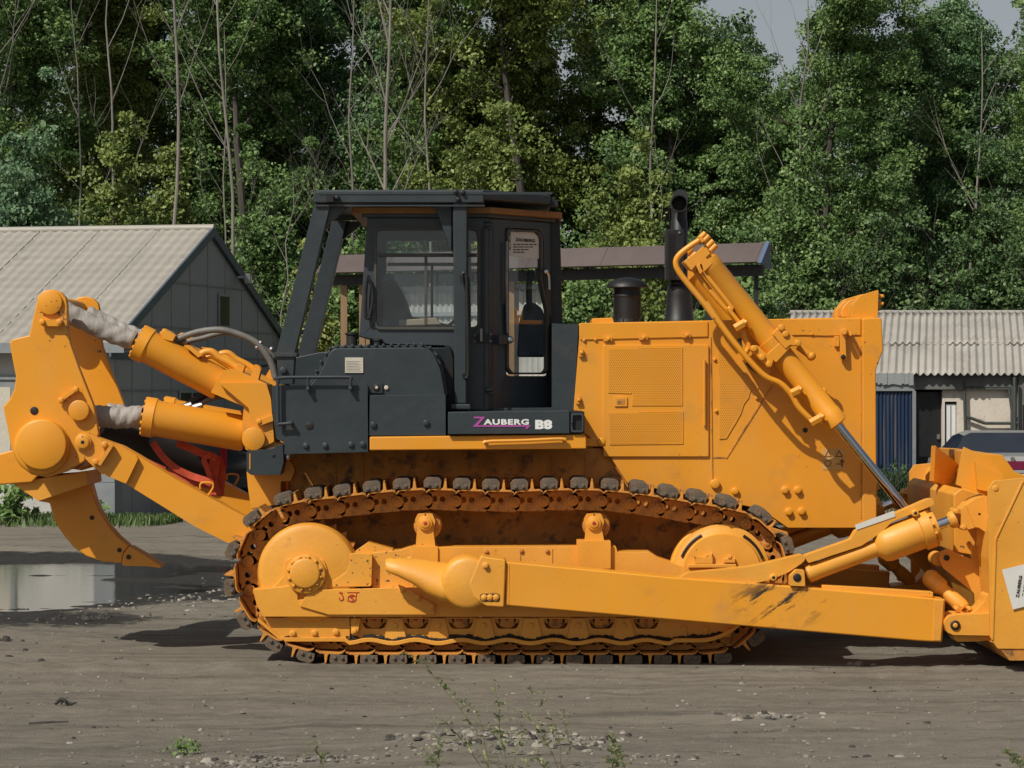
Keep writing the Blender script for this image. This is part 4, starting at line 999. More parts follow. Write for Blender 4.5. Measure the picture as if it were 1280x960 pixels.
for x0_, y0_, x1_, y1_ in ((40, 655, 150, 697), (215, 662, 285, 690), (100, 640, 120, 660), (130, 630, 148, 660), (240, 645, 262, 665), (40, 655, 55, 668), (0, 697, 290, 720)): q = dAA([(x0_, y0_), (x1_, y1_)]); mb.prism([q[0], (q[1][0], q[0][1]), q[1], (q[0][0], q[1][1])], .29+.004*(x0_ % 3), .5)
both(part('idler_bracket', mb, 'orange_worn', bevel=.006))
mb = MB()   # final drive housing with stepped face
mb.disc(384, 717, 63, .275, .52, 64, edge=.055); mb.prism(rpoly(dC([(250, 590), (285, 562), (314, 530), (318, 466), (345, 455), (478, 462), (492, 500), (494, 590)]), 3), .255, .30)
mb.prism(rpoly(dU([(240, 395), (418, 398), (412, 660), (80, 665), (70, 640), (215, 540), (240, 480)]), 3), .27, .55)
part_fd = part('final_drive', mb, 'orange_worn', bevel=.01); both(part_fd)
mb = MB(); mb.disc(382, 718, 24.5, .205, .27, 48, edge=.008); mb.disc(381, 717, 19, .175, .22, 48, edge=.015)
for i in range(12):
    a = R(30*i+12); mb.disc(381.5+20.3*math.cos(a), 717.5+20.3*math.sin(a), 2.9, .199, .206, 12, 1, .001); mb.bolt(381+20.3*math.cos(a), 717+20.3*math.sin(a), 1.5, .2, .012, 0)
hub = part('hub_cap', mb, ['orange_worn', 'orange_dusty'], part_fd)
mirror_fd = None
mb = MB()   # roller frame, main beam
mb.prism(rpoly([(316, 737), (350, 734), (372, 730), (372, 750), (500, 734.5), (640, 735), (842, 738), (842, 771), (329, 771), (321, 757)], 1), .243, .78)
mb.prism(rpoly(dC([(385, 640), (420, 588), (800, 578), (930, 640), (940, 690), (500, 690), (380, 655)]), 1), .225, .26)
mb.prism(rpoly([(465, 691), (500, 688), (512, 684), (545, 684), (560, 684), (770, 683), (772, 690), (812, 690), (824, 698), (850, 707), (905, 709), (905, 740), (465, 740)], 1.5), .341, .76)
mb.prism([(460, 678), (491, 687), (491, 700), (440, 700), (440, 692)], .36, .74)
fr = part('track_frame', mb, 'orange_worn', bevel=.008); both(fr)
mb = MB()
for px in (650, 690): mb.prism([(px, 686), (px+.8, 686), (px+.8, 703), (px, 703)], .336, .345)
for px, py in ((608, 690), (652, 689), (684, 689), (482, 762)): mb.bolt(px, py, 2.2, .335 if py < 730 else .243, .012)
both(part('frame_joint', mb, 'orange_dusty'))
mb = MB()   # red stencils
mb.tube([P(424+a, 742+b_, .223) for a, b_ in ((1, -2), (3, 1), (5, 5), (4, 8), (1, 8), (0, 5))], .0045, 5); mb.cyl(P(424, 741, .223), P(428, 741, .223), .004, 6)
mb.tube([P(440+5*math.cos(a*.5), 748+4.2*math.sin(a*.5), .223) for a in range(13)], .004, 5); mb.tube([P(442, 745, .223), P(438, 747, .223), P(442, 749, .223), P(438, 752, .223)], .0035, 5)
mb.cyl(P(434, 740.5, .223), P(449, 740.5, .223), .003, 6); mb.cyl(P(434, 751, .223), P(443, 751.5, .223), .003, 6); mb.cyl(P(446, 741, .223), P(445, 747, .223), .003, 6)
part('lifting_stencil', mb, 'red')
for px in (468, 520, 576, 634, 695, 752, 808):
    mb = MB(); mb.disc(px, 776, 22, .42, .74, 28, edge=.02); mb.disc(px, 774, 12, .36, .42, 20); mb.disc(px, 774, 2.4, .355, .37, 12, 1)
    for s in (-1, 1): mb.prism(rpoly([(px+s*8, 769), (px+s*17, 769), (px+s*17, 777), (px+s*9, 780)], 1), .36, .42)
    ro = part('track_roller', mb, ['orange_dusty', 'red']); 
    mirror(ro)
for cx, mtl in ((531.5, 0), (742.5, 0)):
    mb = MB(); mb.prism(rpoly([(cx-17, 683), (cx+16, 683), (cx+16, 704), (cx-17, 704)] if cx < 600 else [(cx-21, 676), (cx+21, 676), (cx+21, 711), (cx-21, 711)], 1.5), .30 if cx > 600 else .322, .70)
    mb.prism(rpoly([(cx-12, 684 if cx < 600 else 677), (cx-10, 660), (cx-13, 650), (cx-9, 642), (cx+9, 642), (cx+13, 652), (cx+10, 662), (cx+13, 684 if cx < 600 else 677)], 2), .36, .42)
    mb.disc(cx, 654, 9, .335, .37, 24); mb.disc(cx, 654, 6, .325, .335, 20); mb.disc(cx, 654, 2.4, .320, .327, 12, 1)
    mb.box(tuple(P(cx-.6, 653, .355)), tuple(P(cx+.6, 642, .36)), 2)
    br = part('carrier_roller_bracket', mb, ['orange_worn', 'red', 'dark_hole'], bevel=.006)
    mb = MB(); mb.disc(cx+3, 657, 17.5, .43, .68, 28, edge=.02); part('carrier_roller', mb, 'orange_dusty', br); mirror(br)
# roller guard with arches and wavy lower flange
mb = MB()
mb.prism([(329, 772), (437, 772), (437, 798), (352, 796), (337, 784)], .31, .36)
mb.prism([(437, 772), (840, 772), (860, 773), (925, 776), (912, 796), (838, 798), (437, 800)], .345, .39,
         holes=[rpoly([(px-17, 773.5), (px+17, 773.5), (px+12, 786), (px-12, 786)], 4) for px in (468, 520, 576, 634, 695, 752, 808)])
for px in (494, 548, 605, 664, 723, 780):
    mb.prism(rpoly([(px-8, 773), (px+8, 773), (px+14, 799), (px-14, 799)], 1), .325, .35); mb.bolt(px, 782, 3, .325, .012)
for px, py in ((366, 792), (393, 791.5), (420, 790.5)): mb.bolt(px, py, 3.6, .31, .02)
for px, py in ((855, 786), (882, 787), (910, 789)): mb.bolt(px, py, 3.6, .345, .02)
mb.prism(rpoly(dC([(590, 705), (630, 705), (618, 775), (592, 770)]), 2), .295, .33); mb.bolt(444, 776, 3, .295, .015); mb.bolt(443, 789, 3, .295, .015)
gd = part('roller_guard', mb, 'orange_worn', bevel=.005); both(gd)
mb = MB(); top = []; 
xs = np.linspace(322, 925, 90)
def wav(x):
    if x < 352: return 772+(x-322)*.83
    if x < 437: return 797
    if x < 838: return 799.5+2.2*math.cos((x-548)/57.6*2*math.pi)
    return 798-(max(0, x-875)/50)**2*20
up_ = [(x, wav(x)) for x in xs]; lo_ = [(x, wav(x)+5.2) for x in reversed(xs)]
mb.prism(up_+lo_, .29, .36); both(part('guard_flange', mb, 'orange_worn', bevel=.004))
mb = MB()
for px in np.arange(345, 900, 3.2):
    if random.random() < .9:
        w_ = 5+6*random.random(); p = P(px, wav(px)-random.uniform(.3, 2.2), .33); mb.ball(p, w_/S*.45, 7, sc=(1.3, .8, .7), jit=.3)
pmud = part('packed_mud', mb, 'mud', fixn=False); pmud['kind'] = 'stuff'; both(pmud)
mb = MB(); mb.box((P(475, 0, .3).x, .95, P(0, 778, .3).z), (P(875, 0, .3).x, 2.25, P(0, 715, .3).z)); part('belly_plate', mb, 'orange_dusty', bevel=.02)
# ---- trunnion + push arm
mb = MB()
hp = [(482, 706, 8), (485, 706, 10.5), (500, 709, 14), (520, 714, 19), (540, 722, 25), (556, 727, 29), (572, 729, 30), (586, 729, 26)]
pts = [P(a, b_, .08) for a, b_, r in hp]; mb.tube(pts, [r/S for _, _, r in hp], 20, sub=1, flat=.62)
horn = part('trunnion_casting', mb, 'orange_worn', smooth=1.0)
mb = MB(); mb.disc(584, 729, 33.5, -.085, .26, 48, edge=.05)
mb.prism(rpoly(dC([(1130, 445), (1160, 452), (1232, 462), (1225, 660), (1150, 655), (1100, 620), (1080, 560)]), 3), -.09, .2)
cp = part('trunnion_cap', mb, 'orange_worn', bevel=.012)
mb = MB()
mb.prism(rrect(600, 742, 625, 752, 4), -.093, -.085, mi=0)
for px in (605, 612.5, 620): mb.bolt(px, 747, 3.2, -.095, .012, 1)
mb.bolt(607, 707, 3.5, -.09, .03, 1)
part('cap_bolt', mb, ['dark_hole', 'orange_worn'], cp)
mb = MB(); mb.prism(rpoly(dU([(690, 420), (960, 480), (930, 520), (690, 470)]), 2), .20, .26); mb.prism(rpoly(dU([(620, 640), (740, 700), (930, 830), (880, 870), (655, 745)]), 2), .22, .28)
for a, b_ in dU([(720, 447), (820, 470), (915, 492)]): mb.bolt(a, b_, 3.2, .2, .03)
for a, b_ in dU([(660, 685), (782, 750), (895, 818)]): mb.bolt(a, b_, 3.2, .22, .03)
part('trunnion_flange', mb, 'orange_worn', bevel=.004)
for o in (horn, cp): mirror(o)
# scuffed paint on the push arm: a stain with its own place
def scuff_mat():
    m = M['scuffed']; n = m.node_tree; b = n.nodes['Principled BSDF']; src = b.inputs['Base Color'].links[0].from_socket
    tc = N(n, 'ShaderNodeTexCoord'); c = P(975, 752, -.05)-OFF
    sb = N(n, 'ShaderNodeVectorMath', operation='SUBTRACT'); sb.inputs[1].default_value = c; n.links.new(tc.outputs['Object'], sb.inputs[0])
    mp = N(n, 'ShaderNodeMapping'); mp.inputs['Scale'].default_value = (2.4, 0, 4.2); n.links.new(sb.outputs[0], mp.inputs[0])
    ln = N(n, 'ShaderNodeVectorMath', operation='LENGTH'); n.links.new(mp.outputs[0], ln.inputs[0])
    r1 = ramp(n, [(.45, (1, 1, 1)), (1, (0, 0, 0))], ln.outputs['Value'])
    mp2 = N(n, 'ShaderNodeMapping'); mp2.inputs['Scale'].default_value = (2.2, 4, 9)
    mp3 = N(n, 'ShaderNodeMapping'); mp3.inputs['Rotation'].default_value = (0, R(35), 0); n.links.new(tc.outputs['Object'], mp3.inputs[0]); n.links.new(mp3.outputs[0], mp2.inputs[0])
    t = noise(n, 1.6, 7, mp2.outputs[0], rough=.7); r2 = ramp(n, [(.53, (0, 0, 0)), (.60, (1, 1, 1))], t.outputs[0])
    mu = N(n, 'ShaderNodeMath', operation='MULTIPLY'); n.links.new(r1.outputs[0], mu.inputs[0]); n.links.new(r2.outputs[0], mu.inputs[1])
    mx = N(n, 'ShaderNodeMix', data_type='RGBA'); n.links.new(mu.outputs[0], mx.inputs['Factor']); n.links.new(src, mx.inputs[6]); mx.inputs[7].default_value = (.035, .026, .018, 1)
    n.links.new(mx.outputs[2], b.inputs['Base Color'])
scuff_mat()
mb = MB(); mb.prism([(632, 702), (845, 722), (945, 729), (1182, 749), (1178, 803), (1150, 801.5), (631, 757)], -.06, .19)
pa = part('push_arm', mb, 'scuffed', bevel=.014, seg=3); 
mb = MB(); mb.prism(dF([(280, 612), (725, 640), (725, 662), (280, 640)]), .0, .12)
part('arm_top_plate', mb, 'orange_worn', pa, bevel=.006)
mb = MB(); mb.prism([(636, 705), (637, 705), (636, 756), (635, 756)], -.064, -.058); mb.prism([(1168, 750), (1180, 750), (1176, 801), (1166, 801)], -.07, -.055); part('weld_strip', mb, 'orange_worn', pa, bevel=.004)
# brace with guard
mb = MB()
mb.prism(rpoly([(848, 723), (860, 716), (905, 712), (940, 708), (1003, 693), (1008, 697), (1004, 703), (985, 716), (962, 725), (945, 729)], 3), -.03, .14)
mb.prism(rpoly(dF([(210, 495), (395, 430), (415, 395), (700, 270), (725, 265), (730, 292), (560, 360), (520, 400), (440, 455), (225, 525)]), 2.5), -.03, .12)
mb.disc(967, 722, 4.5, -.05, -.02, 16, 1); mb.disc(967, 722, 2.2, -.052, -.04, 12, 2)
ga = part('brace_guard', mb, ['orange_worn', 'orange_worn', 'dark_hole'], pa, bevel=.012)
mb = MB(); mb.disc(1144.5, 641.5, 4.6, -.08, -.03, 16, 0); mb.disc(1144.5, 641.5, 2.2, -.082, -.07, 10, 1); part('guard_bolt', mb, ['orange_worn', 'dark_hole'], ga)
mb = MB(); mb.prism(dF([(412, 372), (568, 315), (574, 338), (418, 392)]), -.036, -.026); part('tape_strip', mb, 'paper', ga)
mb = MB(); mb.prism(rpoly(dF([(150, 575), (175, 550), (210, 552), (214, 618), (150, 616)]), 2), -.09, .10); mb.disc(996.5, 722, 5.2, -.10, -.08, 18, 1)
part('brace_lug', mb, ['orange_worn', 'dark_hole'], pa, bevel=.008)
yb = .04; a0 = P(1008, 718, yb); a1 = P(1184, 652, yb); ax = (a1-a0).normalized(); L = (a1-a0).length
mb = MB(); k = 1/S
mb.lathe(a0, a1, [(0, 8*k), (.01, 11.5*k), (12*k, 11.5*k), (13*k, 11*k), (93*k, 11*k), (100*k, 20*k), (108*k, 22*k), (152*k, 22*k), (153*k, 25*k), (166*k, 25*k), (167*k, 21*k), (174*k, 20*k)], 36)
for i in range(12):
    a = 6.283*i/12; u = ax.orthogonal().normalized(); v = ax.cross(u); c = a0+ax*(166*k)+(u*math.cos(a)+v*math.sin(a))*22.5*k; mb.cyl(c, c+ax*.022, .012, 6)
bc = part('brace_cylinder', mb, 'orange_worn', pa)
rodm = MB(); rodm.cyl(a0+ax*(174*k), a0+ax*(192*k), 6.5*k, 24); part('brace_rod', rodm, 'chrome', pa)
mb = MB(); mb.lathe(a0+ax*(190*k), a1+ax*.2, [(0, 8*k), (.02, 11*k), (.06, 11*k), (.07, 7*k), (.12, 7*k)], 20)
mb.prism(rpoly(dN([(425, 580), (455, 545), (465, 550), (520, 690), (530, 720), (450, 740), (430, 700)]), 1), -.06, .14)
for a, b_ in dN([(395, 595), (450, 715)]): mb.disc(a, b_, 3.4, -.08, .15, 14)
part('rod_clevis', mb, 'orange_worn', pa, bevel=.006)
mirror(pa)
# ---- blade
mb = MB()
prof_b = rpoly([(1262, 604), (1243, 650), (1240, 700), (1246, 750), (1266, 806), (1300, 812), (1302, 806), (1276, 790), (1258, 750), (1252, 700), (1255, 655), (1272, 606)], 3)
mb.prism(prof_b, -.41, 3.61); part('moldboard', mb, 'orange_worn')
mb = MB()
mb.prism(rpoly([(1235, 612), (1242, 601), (1283, 597), (1345, 604), (1352, 812), (1247, 811), (1238, 797)], 2), -.45, -.41)
mb.prism([(1277, 602), (1280, 602), (1246, 674), (1243.5, 674)], -.458, -.448); mb.prism([(1243, 672), (1246, 674), (1242, 800), (1239, 800)], -.458, -.448)
mb.disc(1244.5, 610.5, 4.0, -.456, -.44, 24)
ep = part('end_plate', mb, 'orange_worn', bevel=.006)
pm = MB(); pm.prism(dQ([(600, 332), (790, 285), (820, 560), (672, 597)]), -.466, -.462); ps = part('paper_notice', pm, 'paper', ep)
c = P(1273.5, 747, -.47); rot = Matrix.Rotation(R(90-9), 4, 'Y').inverted() @ Matrix.Rotation(R(90), 4, 'X')
o = text_fit('ZAUBERG', 'notice_text', 'ink', ps, 27/S, 3.8/S, c, Matrix.Rotation(R(-81), 4, 'Y') @ Matrix.Rotation(R(90), 4, 'X'), bold=.003)
for i in range(5):
    mb = MB(); pa_ = P(1277.5+i*2.6, 745-i*.4, -.467); d = Vector((.16, 0, .99)); q = 0
    ln = [.30, .27, .32, .22, .12][i]; j = 0
    while j < ln-.02:
        w_ = random.uniform(.012, .035); s_ = pa_+d*j; mb.add([s_, s_+d*w_, s_+d*w_+Vector((.006, 0, -.001)), s_+Vector((.006, 0, -.001))], [(0, 1, 2, 3)]); j += w_+.008
    part('notice_line', mb, 'ink', ps, fixn=False)
mirror(ep)
# top guard plates and ribs behind the blade
mb = MB(); mb.prism(rpoly(dN([(450, 112), (655, 205), (760, 335), (625, 365), (625, 478), (392, 395), (428, 190)]), .6), .10, .14)
mb.prism(dN([(535, 222), (755, 335), (625, 445), (556, 432)]), .02, .10)
(part('spill_guard_rib', mb, 'orange', bevel=.005))
mb = MB(); V8 = [P(*dN([(240, 102)])[0], 1.10), P(*dN([(412, 242)])[0], 1.75), P(*dN([(345, 428)])[0], 1.70), P(*dN([(225, 368)])[0], 1.10)]
V9 = [v+Vector((-.04, -.015, 0)) for v in V8]; mb.add(V8+V9, [(0, 1, 2, 3), (7, 6, 5, 4), (0, 4, 5, 1), (1, 5, 6, 2), (2, 6, 7, 3), (3, 7, 4, 0)]); part('spill_guard_wing', mb, 'orange_worn', bevel=.004)
mb = MB(); mb.prism(rpoly(dN([(590, 165), (740, 172), (830, 300), (980, 350), (980, 420), (640, 440), (600, 300)]), 1), .5, 2.7); part('spill_guard', mb, 'orange', bevel=.008)
mb = MB(); mb.prism(rpoly(dN([(165, 330), (185, 305), (360, 160), (420, 190), (380, 430), (170, 410)]), 2), 2.0, 2.05); part('spill_guard_back', mb, 'orange_worn', bevel=.004)
mb = MB(); mb.prism(rpoly(dN([(372, 470), (430, 425), (560, 460), (625, 480), (625, 930), (585, 935), (378, 900)]), 1.5), .34, 2.86); part('blade_back_box', mb, 'orange_worn', bevel=.015)
mb = MB()
mb.prism(rpoly(dN([(430, 590), (480, 540), (540, 500), (620, 475), (632, 500), (636, 760), (600, 745), (560, 715), (525, 715), (470, 560)]), 3), -.05, .25); mb.disc(*dN([(566, 615)])[0], 1.6, -.053, -.04, 10, 1)
both(part('brace_bracket', mb, ['orange_worn', 'dark_hole'], bevel=.015))
mb = MB(); mb.prism(rpoly(dQ([(182, 258), (192, 215), (240, 192), (400, 262), (398, 205), (395, 175), (420, 168), (448, 200), (455, 300), (500, 340), (500, 560), (420, 575), (415, 490), (205, 318)]), 2), .28, .34)
mb.disc(*dQ([(233, 253)])[0], 3.6, .262, .28, 16, 1); mb.disc(*dQ([(178, 262)])[0], 9, .36, .55, 24)
both(part('lift_lug', mb, ['orange_worn', 'dark_hole'], bevel=.008))
mb = MB()
a0 = P(*dQ([(130, 395)])[0], .30); a1 = P(*dQ([(350, 590)])[0], .18); L = (a1-a0).length
mb.lathe(a0, a1, [(0, .03), (.02, .07), (.10, .07), (.12, .052), (.16, .05), (.2, .058), (L-.03, .058), (L, .05)], 20)
mb.ball(a0, .075, 12); both(part('pitch_strut', mb, 'orange_worn', bevel=0))
mb = MB(); mb.prism(rpoly(dQ([(215, 690), (222, 665), (250, 640), (300, 632), (535, 620), (540, 772), (275, 768), (232, 748)]), 2.5), -.12, .26)
mb.prism(rpoly(dQ([(380, 632), (440, 590), (480, 545), (495, 500), (530, 480), (560, 640)]), 2), -.06, .20)
mb.prism(dQ([(270, 770), (535, 774), (530, 800), (440, 810), (300, 812)]), -.06, .24)
mb.disc(*dQ([(290, 703)])[0], 6.2, -.135, -.11, 24, 1); mb.disc(*dQ([(290, 703)])[0], 3.2, -.14, -.13, 12, 0)
for a, b_ in dQ([(300, 590), (340, 575), (385, 590)]): mb.disc(a, b_, 2.8, .0, .1, 10)
both(part('hinge_lug', mb, ['orange_worn', 'dark_hole'], bevel=.012))
mb = MB(); mb.prism([(1246, 806), (1266, 806), (1352, 812), (1352, 826), (1262, 826)], -.44, 3.64); part('cutting_edge', mb, 'orange_dusty', bevel=.005)
# ---- hull and hood
mb = MB(); mb.prism([(362, 562), (760, 560), (790, 610), (985, 665), (1000, 720), (940, 740), (360, 740)], .99, 2.21); hull = part('hull', mb, 'orange_dusty', bevel=.01)
mb = MB()
for px in (418, 452, 540, 548, 610, 650, 690, 732): mb.prism([(px, 566), (px+2, 566), (px+2, 640), (px, 640)], .975, .99)
for a, b_ in ((582, 571), (600, 568), (600, 582), (572, 676), (606, 676), (640, 676), (700, 676), (655, 640), (470, 590)): mb.bolt(a, b_, 4 if b_ > 640 else 2.6, .98, .015)
part('hull_seam', mb, 'orange_dusty', hull)
HY = .95
hood_poly = [(724, 404), (1094, 396), (1094, 660), (985, 660), (950, 636), (784, 604), (757, 562), (730, 541), (717, 512), (723, 436), (724, 424)]
mb = MB(); mb.prism(rpoly(hood_poly, 1.2), HY, 2.25); hood = part('hood', mb, 'orange', bevel=.035, seg=4)
mb = MB(); mb.prism(rpoly([(1078, 398), (1102, 397), (1104, 438), (1095, 462), (1096, 658), (1078, 658)], 2), HY-.03, 2.28); part('radiator_guard', mb, 'orange', hood, bevel=.012)
mb = MB()   # top rail / chamfer strip
mb.prism(rpoly([(725, 404), (885, 402), (885, 421), (725, 425)], 1), HY-.012, HY+.02); mb.prism(rpoly([(960, 399), (1076, 398), (1076, 419), (1030, 420), (1004, 419), (960, 420)], 1), HY-.012, HY+.02)
mb.prism(rpoly([(740, 398), (766, 397), (768, 404), (740, 404)], 2), 1.0, 2.2)
part('hood_rail', mb, 'orange', hood, bevel=.008)
# side door with screens
dz = HY-.012
mb = MB(); mb.prism(rrect(754, 431, 886, 571, 2), dz-.008, HY+.01); door = part('engine_door', mb, 'orange', hood, bevel=.006)
def screen(poly, y, rows_gap=4.1, hole=1.15, name='vent_screen', step=2.55):
    """perforated sheet: raised plate carrying dark pressed holes"""
    mb = MB(); mb.prism(poly, y-.006, y, mi=0)
    xs_ = [p[0] for p in poly]; ys_ = [p[1] for p in poly]
    def inside(x, yy):
        c = False; j = len(poly)-1
        for i in range(len(poly)):
            xi, yi = poly[i]; xj, yj = poly[j]
            if (yi > yy) != (yj > yy) and x < (xj-xi)*(yy-yi)/(yj-yi)+xi: c = not c
            j = i
        return c
    yy = min(ys_)+1.6; k = 0
    while yy < max(ys_)-1:
        x = min(xs_)+1.5+(step/2 if k % 2 else 0)
        while x < max(xs_)-1:
            if inside(x, yy) and inside(x+1.2, yy+1) and inside(x-1.2, yy-1):
                r = hole/2; mb.add([P(x+a, yy+b_, y-.0075) for a, b_ in ((-r, 0), (0, -r*.85), (r, 0), (0, r*.85))], [(0, 1, 2, 3)], 1)
            x += step
        yy += 2.15; k += 1
    return mb
M['hole_shade_and_ink'] = mat('dark_screen_hole', (.16, .06, .008), None, 5, .8)  # brown painted in for shade inside screen holes, also the decal's printed ink
sc1 = [(760, 435), (853, 434), (853, 507), (790, 507), (790, 492), (760, 491)]
part('vent_screen', screen(sc1, dz-.008), ['orange', 'hole_shade_and_ink'], door, fixn=False)
part('vent_screen', screen([(760, 515), (854, 514), (854, 555), (762, 556)], dz-.008), ['orange', 'hole_shade_and_ink'], door, fixn=False)
mb = MB(); mb.prism(rrect(768, 496, 784, 508, 1), dz-.02, dz-.006, mi=0); mb.prism(rrect(771, 498.5, 781, 505.5, 1), dz-.022, dz-.019, mi=1); part('door_latch', mb, ['orange', 'orange_dusty'], door, bevel=.003)
st = [(898, 434), (906, 434), (915, 446), (922, 458), (930, 468), (938, 476), (948, 480), (948, 486), (938, 488), (936, 497), (930, 505), (926, 517), (920, 528), (914, 538), (908, 548), (899, 549)]
part('vent_screen', screen(st, HY-.002, hole=1.1), ['orange', 'hole_shade_and_ink'], hood, fixn=False)
mb = MB()
mb.prism([(888, 421), (889, 421), (891, 603), (890, 603)], HY-.008, HY+.01); mb.prism([(907, 573), (908.6, 573), (966, 482), (964.6, 481)], HY-.006, HY+.01)
mb.prism([(890, 571), (907, 571), (907, 573), (890, 573)], HY-.004, HY+.01); mb.prism([(1076, 432), (1077.4, 432), (1077.4, 648), (1076, 648)], HY-.006, HY+.01)

part('panel_seam', mb, 'orange_dusty', hood)
mb = MB(); mb.tube([P(880.5, 450, HY-.04), P(880.5, 532, HY-.04)], .011, 8); mb.cyl(P(880.5, 452, HY-.04), P(880.5, 452, HY), .01, 6); mb.cyl(P(880.5, 530, HY-.04), P(880.5, 530, HY), .01, 6); part('door_handle', mb, 'orange', door)
mb = MB()
for a, b_ in dE([(105, 613), (95, 785), (203, 563), (332, 558), (488, 550)]): mb.prism(rrect(a-3, b_-5, a+3, b_+5, 1.5) if a < 730 else rrect(a-5.5, b_-3, a+5.5, b_+3, 1.5), HY-.03, HY+.01); mb.bolt(a+1, b_, 2, HY-.03, .015)
for a, b_ in dE([(592, 638), (597, 825), (745, 778), (117, 568), (158, 565), (945, 545)]): mb.bolt(a, b_, 1.9, HY-.005, .014)
part('hood_hinge', mb, 'orange', hood, bevel=.003)
for a, b_ in dF([(133, 233), (184, 233), (148, 320), (199, 318)]):
    mb = MB(); mb.bolt(a, b_, 4.3, HY, .035, hexa=False); part('hull_bolt', mb, 'orange', hood)
mb = MB(); mb.disc(889+5, 609-4, 6, HY-.03, HY, 16); mb.disc(919, 614, 4.5, HY-.03, HY, 16); part('boss', mb, 'orange', hood)
mb = MB(); mb.disc(*dE([(921, 895)])[0], 3.2, HY-.004, HY+.001, 20, 0, .001); part('plug_hole', mb, 'dark_hole', hood)
mb = MB(); mb.prism(rrect(*dG([(325, 742)])[0], *dG([(428, 838)])[0], .6), HY-.004, HY, mi=0); so = part('warning_decal', mb, 'warn', hood)
mb = MB()
for a, b_ in dG([(352, 765), (402, 765)]): mb.prism([(a-5, b_+4), (a, b_-5), (a+5, b_+4)], HY-.0055, HY-.004, holes=[[(a-3, b_+2.8), (a, b_-2.6), (a+3, b_+2.8)]])
a, b_ = dG([(350, 808)])[0]; mb.tube([P(a+3.8*math.cos(q*.6), b_+3.8*math.sin(q*.6), HY-.005) for q in range(12)], .003, 4)
a, b_ = dG([(412, 808)])[0]; mb.prism([(a, b_+5), (a, b_-1), (a-2.5, b_-1), (a+1, b_-6), (a+4.5, b_-1), (a+2, b_-1), (a+2, b_+5)], HY-.0055, HY-.004); mb.cyl(P(a-6, b_+1, HY-.005), P(a, b_+1, HY-.005), .004, 5)
part('decal_symbol', mb, 'hole_shade_and_ink', so)
# bracket and plug near hood front
mb = MB(); mb.prism(rpoly(dG([(405, 190), (440, 185), (440, 215), (432, 240), (436, 330), (408, 330)]), 1), HY-.06, HY-.02); mb.disc(*dG([(421, 318)])[0], 3.2, HY-.068, HY-.05, 16, 1)
mb.cyl(P(*dG([(425, 203)])[0], HY-.14), P(*dG([(425, 203)])[0], HY), .022, 10); mb.cyl(P(*dG([(455, 212)])[0], HY-.12), P(*dG([(455, 212)])[0], HY), .016, 10); mb.box(tuple(P(*dG([(380, 270)])[0], HY-.03)), tuple(P(*dG([(400, 222)])[0], HY)))
part('hose_bracket', mb, ['orange', 'dark_hole'], hood, bevel=.004)
# headlight housing on hood front
mb = MB(); mb.prism(rpoly(dE([(1085, 485), (1092, 440), (1120, 405), (1188, 385), (1185, 485)]), 2), 1.0, 1.25); mb.prism(rpoly(dE([(1048, 484), (1055, 450), (1085, 420), (1125, 418), (1150, 484)]), 3), 1.3, 1.5)
for b_ in (408, 435): mb.cyl(P(*dE([(1188, b_)])[0], 1.05), P(*dE([(1188, b_)])[0], 1.05)+Vector((.04, 0, 0)), .016, 8)
for s in (0, 1):
    q = part('headlight_housing', mb, 'orange', hood, bevel=.008)
    m2 = MB(); c = P(*dE([(1187, 430)])[0], 1.12); m2.cyl(c+Vector((-.02, 0, 0)), c+Vector((.012, 0, 0)), .07, 20); part('headlight_lens', m2, 'steel', q)
    if s == 0:
        for q2 in [q]+SIB.get(q.name, []): q2.scale = (1, -1, 1)
# exhaust and precleaner (on the hood's centre line)
def vert(pxc, y, prof): # prof: list (row, radius px)
    c = P(pxc, 0, y); k = 1/S*(1+y/D); z0 = P(0, prof[0][0], y).z
    return (c.x, y, z0), (c.x, y, z0+1), [(P(0, r_, y).z-z0, w_*k) for r_, w_ in prof]
mb = MB(); a, b_, pr = vert(784, 1.45, [(405, 18.5), (402, 18.5), (400, 17.5), (397, 17.5), (372, 17.5), (371, 18.5), (369, 18.5), (366, 17), (361, 17), (359.5, 26.5), (357, 26), (351, 20), (347.5, 9), (346.5, 1)]); mb.lathe(a, b_, pr, 40)
for i in range(10):
    t = 6.283*i/10; c = P(784, 0, 1.45); zz = P(0, 402, 1.45).z; mb.cyl((c.x+math.cos(t)*.118, 1.45+math.sin(t)*.118, zz-.01), (c.x+math.cos(t)*.118, 1.45+math.sin(t)*.118, zz+.02), .008, 6)
part('air_intake', mb, 'black')
mb = MB(); a, b_, pr = vert(849, 1.55, [(405, 19), (400, 19), (398, 17.5), (370, 16), (360, 15), (358, 14.5), (356, 12), (352, 12), (350, 10.6), (276, 10.4), (275, 9.6), (262, 9.6)]); mb.lathe(a, b_, pr, 32)
c = P(849, 0, 1.55); k = 1/S*1.07
pts = [Vector((c.x, 1.55, P(0, 266, 1.55).z)), Vector((c.x, 1.55, P(0, 257, 1.55).z)), Vector((c.x, 1.50, P(0, 251, 1.55).z)), Vector((c.x, 1.40, P(0, 251, 1.55).z+.02))]
mb.tube(pts, 9.9*k, 24, sub=5); mb.prism(arc(849, 254, 10.6, 0, 345, 23), 1.27, 1.42, holes=[arc(849, 254, 9.3, 0, 345, 23)], mi=0); mb.disc(849, 254, 9.4, 1.41, 1.43, 24, 1, .001)
ex = part('exhaust_stack', mb, ['black', 'dark_hole'])
mb = MB(); mb.prism(rrect(832.5, 287, 855, 350, 1), 1.40, 1.44); mb.prism([(832.5, 287), (834, 287), (834, 350), (832.5, 350)], 1.44, 1.66)
sg = part('heat_shield', mb, 'black', ex, bevel=.006)
mb = MB()
